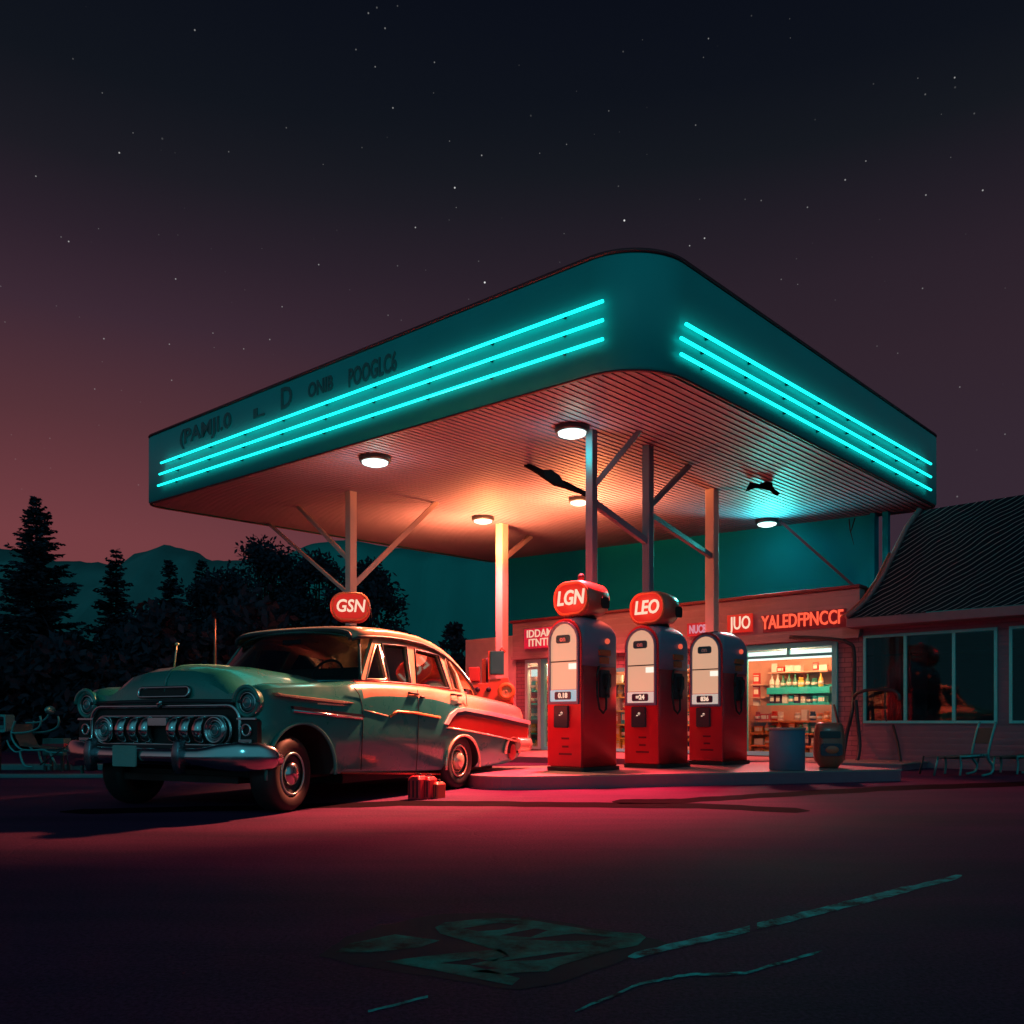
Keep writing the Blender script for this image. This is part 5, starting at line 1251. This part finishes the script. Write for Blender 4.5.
for s_ in (-1, 1):
    lamp_unit('headlight', s_*0.955, 0.905, 0.093, XF+0.03, 0.075, lensm)
    lamp_unit('fog_light', s_*0.66, 0.685, 0.088, XF-0.005, 0.10, lensm)
    mb = MB(); mb.tube([(XF-0.045+0.0*k, s_*0.955+0.128*math.cos(PI*k/12), 0.91+0.125*math.sin(PI*k/12)) for k in range(13)], 0.018, 6); mb.build('headlight_hood', teal_paint, car)
    mb = MB(); mb.plate(rrect(s_*0.955-0.105, s_*0.955+0.105, 0.56, 0.775, 0.03), fxp, -0.02, 0.03); pod = mb.build('side_lamp_pod', M['black'], car, 0.006)
    mb = MB(); mb.tube([(XF-0.04, s_*0.955+0.045*math.cos(2*PI*k/20), 0.685+0.045*math.sin(2*PI*k/20)) for k in range(20)], 0.012, 6, closed=True); mb.build('lamp_ring', M['chrome'], pod)
    mb = MB(); mb.box(XF-0.05, XF-0.03, s_*0.955-0.10, s_*0.955+0.10, 0.765, 0.785); mb.box(XF-0.06, XF-0.03, s_*0.955-0.07, s_*0.955+0.07, 0.58, 0.61); mb.build('pod_bar', M['chrome'], pod, 0.004)
# hood emblem & lip
hx_ = -0.345
mb = MB(); mb.tube([(hx_+0.25*(b_-0.985)-0.008, a, b_) for a, b_ in rrect(-0.30, 0.30, 0.965, 1.045, 0.036, 5)], 0.013, 7, closed=True); em = mb.build('hood_emblem', M['chrome'], car)
mb = MB(); mb.plate(rrect(-0.29, 0.29, 0.97, 1.04, 0.032), lambda a, b_, d: (hx_+0.25*(b_-0.985)-d, a, b_), -0.06, 0.002); mb.build('emblem_slot', M['black'], em)
mb = MB(); mb.tube([(XF-0.02, -0.90, 0.915), (XF-0.045, -0.5, 0.922), (XF-0.055, 0, 0.925), (XF-0.045, 0.5, 0.922), (XF-0.02, 0.90, 0.915)], 0.018, 8); mb.build('hood_lip', M['dark'], car)
mb = MB(); mb.tube([(XF-0.05, 0.0, 0.885), (XF-0.08, -0.01, 0.90), (XF-0.075, -0.045, 0.925)], [0.022, 0.018, 0.008], 8); mb.build('hood_latch', M['chrome'], car)
mb = MB(); mb.tube([(SS[i][0]-0.004, 0, SS[i][6]+0.004) for i in range(0, len(SS)) if SS[i][0] < 0.75], 0.009, 6); mb.build('hood_rib', teal_paint, car)
# bumper
mb = MB(); rows = []
bp_ = [(-0.20, -1.14, .06, .455), (-0.29, -1.14, .095, .465), (-0.39, -1.10, .115, .475), (-0.47, -0.98, .118, .475), (-0.51, -0.80, .105, .472), (-0.525, -0.62, .075, .468), (-0.535, -0.3, .068, .468), (-0.54, 0, .068, .468)]
bp_ = bp_+[(x, -y, h, z) for x, y, h, z in bp_[-2::-1]]
for i, (x, y, h, z) in enumerate(bp_):
    a, b_ = bp_[max(i-1, 0)], bp_[min(i+1, len(bp_)-1)]
    d = Vector((b_[0]-a[0], b_[1]-a[1], 0)).normalized(); n = Vector((d.y, -d.x, 0))
    if n.x > 0 and abs(y) < 1.0: n = -n
    if abs(y) >= 1.0 and n.y*y < 0: n = -n
    row = []
    for k in range(14):
        t_ = 2*PI*k/14; q = Vector((x, y, z))+n*(0.055*math.cos(t_)); q.z += h*math.copysign(abs(math.sin(t_))**0.8, math.sin(t_)); row.append(q)
    rows.append(row)
mb.grid(rows, closed_u=True, caps=True); bump_ = mb.build('front_bumper', M['chrome'], car)
mb = MB(); mb.box(-0.46, -0.30, -0.92, 0.92, 0.515, 0.56); mb.build('bumper_shelf', M['dark'], bump_, 0.008)
for y in (-0.43, 0.62):
    mb = MB(); rows = []
    for z, t_, xx in ((0.33, 0.03, -0.57), (0.40, 0.042, -0.59), (0.50, 0.042, -0.595), (0.585, 0.035, -0.58), (0.61, 0.015, -0.56)): rows.append([(xx+a, y+b_, z) for a, b_ in rrect(-0.03, 0.05, -t_, t_, 0.014)])
    mb.grid(rows, closed_u=True, caps=True); mb.build('bumper_guard', mat('guard_chrome', (0.20, 0.24, 0.28), 0.25, 0.9), bump_)
mb = MB(); mb.plate(rrect(0.02, 0.30, 0.38, 0.555, 0.012), lambda a, b_, d: (-0.605-d, a, b_), 0, 0.012); pl = mb.build('licence_plate', mat('plate_teal', (0.16, 0.36, 0.34), 0.5, bump=0.2), bump_, 0.003)
mb = MB(); mb.box(-0.25, 1.0, -0.75, 0.75, 0.24, 0.30); mb.box(1.0, 4.0, -0.85, 0.85, 0.17, 0.26); mb.box(-0.2, 0.3, -0.9, 0.9, 0.29, 0.34); mb.box(2.7, 3.0, -0.9, 0.9, 0.29, 0.34); mb.build('chassis', M['black'], car)
# wheels
def wheel(x, y, steer=0.0, warm=False):
    s_ = -1 if y < 0 else 1; r = 0.318
    t_ = bpy.data.objects.new('wheel', None)
    prof = [(0.185, 0.10), (0.20, 0.115), (0.26, 0.118), (0.295, 0.105), (0.312, 0.08), (r, 0.05), (r, -0.05), (0.312, -0.08), (0.295, -0.105), (0.26, -0.118), (0.20, -0.115), (0.185, -0.10)]
    mb = MB(); mb.lathe(prof, 48, axis='y', closed=True); o = mb.build('wheel', M['black'], car)
    o.location = (x, y, r); o.rotation_euler = (0, 0, steer)
    f = lambda q: [(a, s_*b_) for a, b_ in q]
    tr_ = MB()
    for k in range(0):
        a = 2*PI*k/48
        for w_ in (-0.03, 0.03): tr_.bar((math.cos(a)*(r-0.004), w_-0.022, math.sin(a)*(r-0.004)), (math.cos(a+0.04)*(r-0.004), w_+0.022, math.sin(a+0.04)*(r-0.004)), 0.010, 0.012)
    ringm = gold if warm else mat('rim_ring', (0.30, 0.50, 0.50), 0.3, 0.6)
    mb = MB(); mb.lathe(f([(0.185, 0.108), (0.178, 0.118), (0.168, 0.120), (0.160, 0.112), (0.168, 0.105)]), 40, axis='y', closed=True); mb.build('rim_ring', ringm, o)
    mb = MB(); mb.lathe(f([(0.186, 0.07), (0.17, 0.098), (0.15, 0.085), (0.10, 0.06), (0.001, 0.06)]), 40, axis='y'); mb.build('rim', mat('rim_dark', (0.05, 0.06, 0.07), 0.35, 0.5), o)
    mb = MB(); mb.lathe(f([(0.105, 0.06), (0.10, 0.10), (0.085, 0.125), (0.05, 0.138), (0.001, 0.142)]), 32, axis='y'); mb.build('hub_cap', gold if warm else M['chrome'], o)
    if warm: mb = MB(); mb.lathe(f([(0.135, 0.075), (0.13, 0.09), (0.12, 0.075)]), 32, axis='y', closed=True); mb.build('inner_ring', gold, o)
wheel(0.0, -0.985, 0.16); wheel(0.0, 0.76, 0.16)
wheel(2.80, -0.965, 0.0, True); wheel(2.80, 0.93)
# tail: bumper, lamp, small cut-out with spare housing
mb = MB(); mb.tube(smooth([(4.20, -1.10, 0.47), (4.55, -1.08, 0.46), (4.72, -0.9, 0.46), (4.76, 0, 0.46), (4.72, 0.9, 0.46), (4.55, 1.08, 0.46), (4.2, 1.10, 0.47)]), 0.085, 10, sq=(0.6, 1)); mb.build('rear_bumper', gold, car)
for s_ in (-1, 1):
    mb = MB(); rows = []
    for x, k in ((4.52, 1), (4.62, 1.0), (4.68, 0.75), (4.70, 0.3)): rows.append([(x, s_*0.97+a, b_+0.63) for a, b_ in rrect(-0.07*k, 0.07*k, -0.10*k, 0.10*k, 0.05*k)])
    mb.grid(rows, closed_u=True, caps=True); o = mb.build('tail_light', mat('tail_red', (0.6, 0.04, 0.02), 0.25, coat=0.5, emit=(1, 0.1, 0.03), es=0.25), car)
    mb = MB(); mb.tube([(4.64, s_*0.97+0.075*math.cos(2*PI*k/20), 0.63+0.105*math.sin(2*PI*k/20)) for k in range(20)], 0.014, 6, closed=True); mb.build('tail_light_ring', M['chrome'], o)
    mb = MB(); mb.tube([(4.10+0.19*math.cos(PI*k/14), s_*1.085, 0.36+0.20*math.sin(PI*k/14)) for k in range(15)], 0.022, 6); mb.build('rear_arch_trim', gold, car)
    mb = MB(); mb.plate([(4.10+0.18*math.cos(PI*k/14), 0.36+0.19*math.sin(PI*k/14)) for k in range(15)], lambda a, b_, d: (a, s_*(1.072+d), b_), -0.05, 0.006); mb.build('rear_recess', lining, car)
    mb = MB(); mb.ellipsoid((4.14, s_*1.06, 0.38), (0.10, 0.035, 0.11)); mb.build('exhaust_pod', mat('pod_red', (0.35, 0.05, 0.05), 0.4), car)
# aerials
mb = MB(); b0 = CAR.px(175, 664, -0.1); b0 = Vector((-0.10, 0.42, 1.12)); mb.tube([b0, b0+Vector((0.01, 0, 0.16))], 0.006, 6); 
a1 = at(174, 662, 8.0); q0 = CAR.loc(a1); q1 = CAR.loc(at(177, 644, 8.0))
mb = MB(); mb.tube([q0-Vector((0, 0, 0.06)), q1], 0.007, 6); mb.ellipsoid(q1, (0.018, 0.018, 0.014)); mb.build('wing_aerial', gold, car)
q0 = CAR.loc(at(215, 666, 8.4)); q1 = CAR.loc(at(215, 619, 8.4))
mb = MB(); mb.tube([q0-Vector((0, 0, 0.08)), q1], [0.012, 0.008], 6); mb.build('aerial', mat('aerial_red', (0.45, 0.15, 0.10), 0.4, 0.4), car)
# ------------------------------------------------------------------ light
def light(name, kind, loc, col, power, rad=0.1, rot=None, **kw):
    d = bpy.data.lights.new(name, kind); d.color = col; d.energy = power
    if kind in ('POINT', 'SPOT'): d.shadow_soft_size = rad
    for k, v in kw.items(): setattr(d, k, v)
    o = bpy.data.objects.new(name, d); COL.objects.link(o); o.location = loc
    if rot: o.rotation_euler = rot
    return o
# faint teal fill added low behind the camera to lift hills and fronts
sun = light('moonlight', 'SUN', (0, 0, 10), (0.10, 0.85, 1.0), 0.10)
sun.data.angle = math.radians(3); sun.rotation_euler = (math.radians(70), 0, math.radians(-12))
COOL = (0.05, 1.0, 0.88); WARM = (1.0, 0.27, 0.085); RED = (1.0, 0.065, 0.09)
# a halo per ceiling lamp, plus added uplights and fill pools without fixtures
def aim(a, b_):
    return (Vector(b_)-Vector(a)).to_track_quat('-Z', 'Y').to_euler()
UP = (math.pi, 0, 0)
for p, halo, he, hd, up, ue, pool, pe, ang, to in (
        (lamps[0], COOL, 8, 0.3, (1, 0.25, 0.12), 80, (1.0, 0.40, 0.18), 1600, 62, (-1.2, 11.2, 1.2)),
        (lamps[1], COOL, 8, 0.3, (1, 0.15, 0.12), 8, (1.0, 0.32, 0.13), 5500, 46, (-1.0, 9.5, 1.65)),
        (lamps[2], WARM, 60, 1.05, WARM, 980, RED, 2600, 112, None),
        (lamps[3], WARM, 60, 1.1, WARM, 980, RED, 2600, 118, None),
        (lamps[4], COOL, 3, 0.3, COOL, 0.01, RED, 1500, 58, (4.2, 12.8, 0.1))):
    light('lamp_halo', 'POINT', p+Vector((0, 0, -hd)), halo, he, 0.15)  # light of the lamp; the warm ones sit lower, in mid-air
    light('lamp_uplight', 'SPOT', p+Vector((0, 0, -1.0)), up, ue, 0.2, rot=UP, spot_size=math.radians(165), spot_blend=0.6)  # added source in mid-air, tints the boards from below
    q = p+Vector((0, 0, -0.2))
    light('lamp_pool', 'SPOT', q, pool, pe, 0.15, rot=aim(q, to) if to else None, spot_size=math.radians(ang), spot_blend=0.75)  # added coloured fill for car and ground, beyond the lamp's own light
q = lamps[1]+Vector((0, 0, -0.2)); light('lamp_pool', 'SPOT', q, (1.0, 0.06, 0.085), 8200, 0.15, rot=aim(q, (0.0, 9.3, 0)), spot_size=math.radians(70), spot_blend=1.0)  # added red fill for the ground before the island
q = lamps[4]+Vector((0, 0, -0.55)); light('lamp_uplight', 'SPOT', q, COOL, 330, 0.3, rot=aim(q, soffit(775, 478)), spot_size=math.radians(140), spot_blend=0.9)  # added teal fill on the boards
# glow of the lit globes
for q, e in ((pump_at(582, 10.5, 2.3), 14), (pump_at(659, 11.25, 2.3), 14), (pb+Vector((0, 0, 2.4)), 10)):
    light('globe_light', 'POINT', q+Vector((-0.5, -0.3, 0.0)), (1, 0.10, 0.05), e*0.5, 0.15)
# shop interior
for u, y, e in ((790, 0.25, 170), (650, 0.22, 200), (550, 0.25, 200)):
    x = FAC.py(u, 700, y).x
    light('shop_light', 'POINT', FAC.w(x, y, 2.30), (1.0, 0.52, 0.26), e, 0.1)
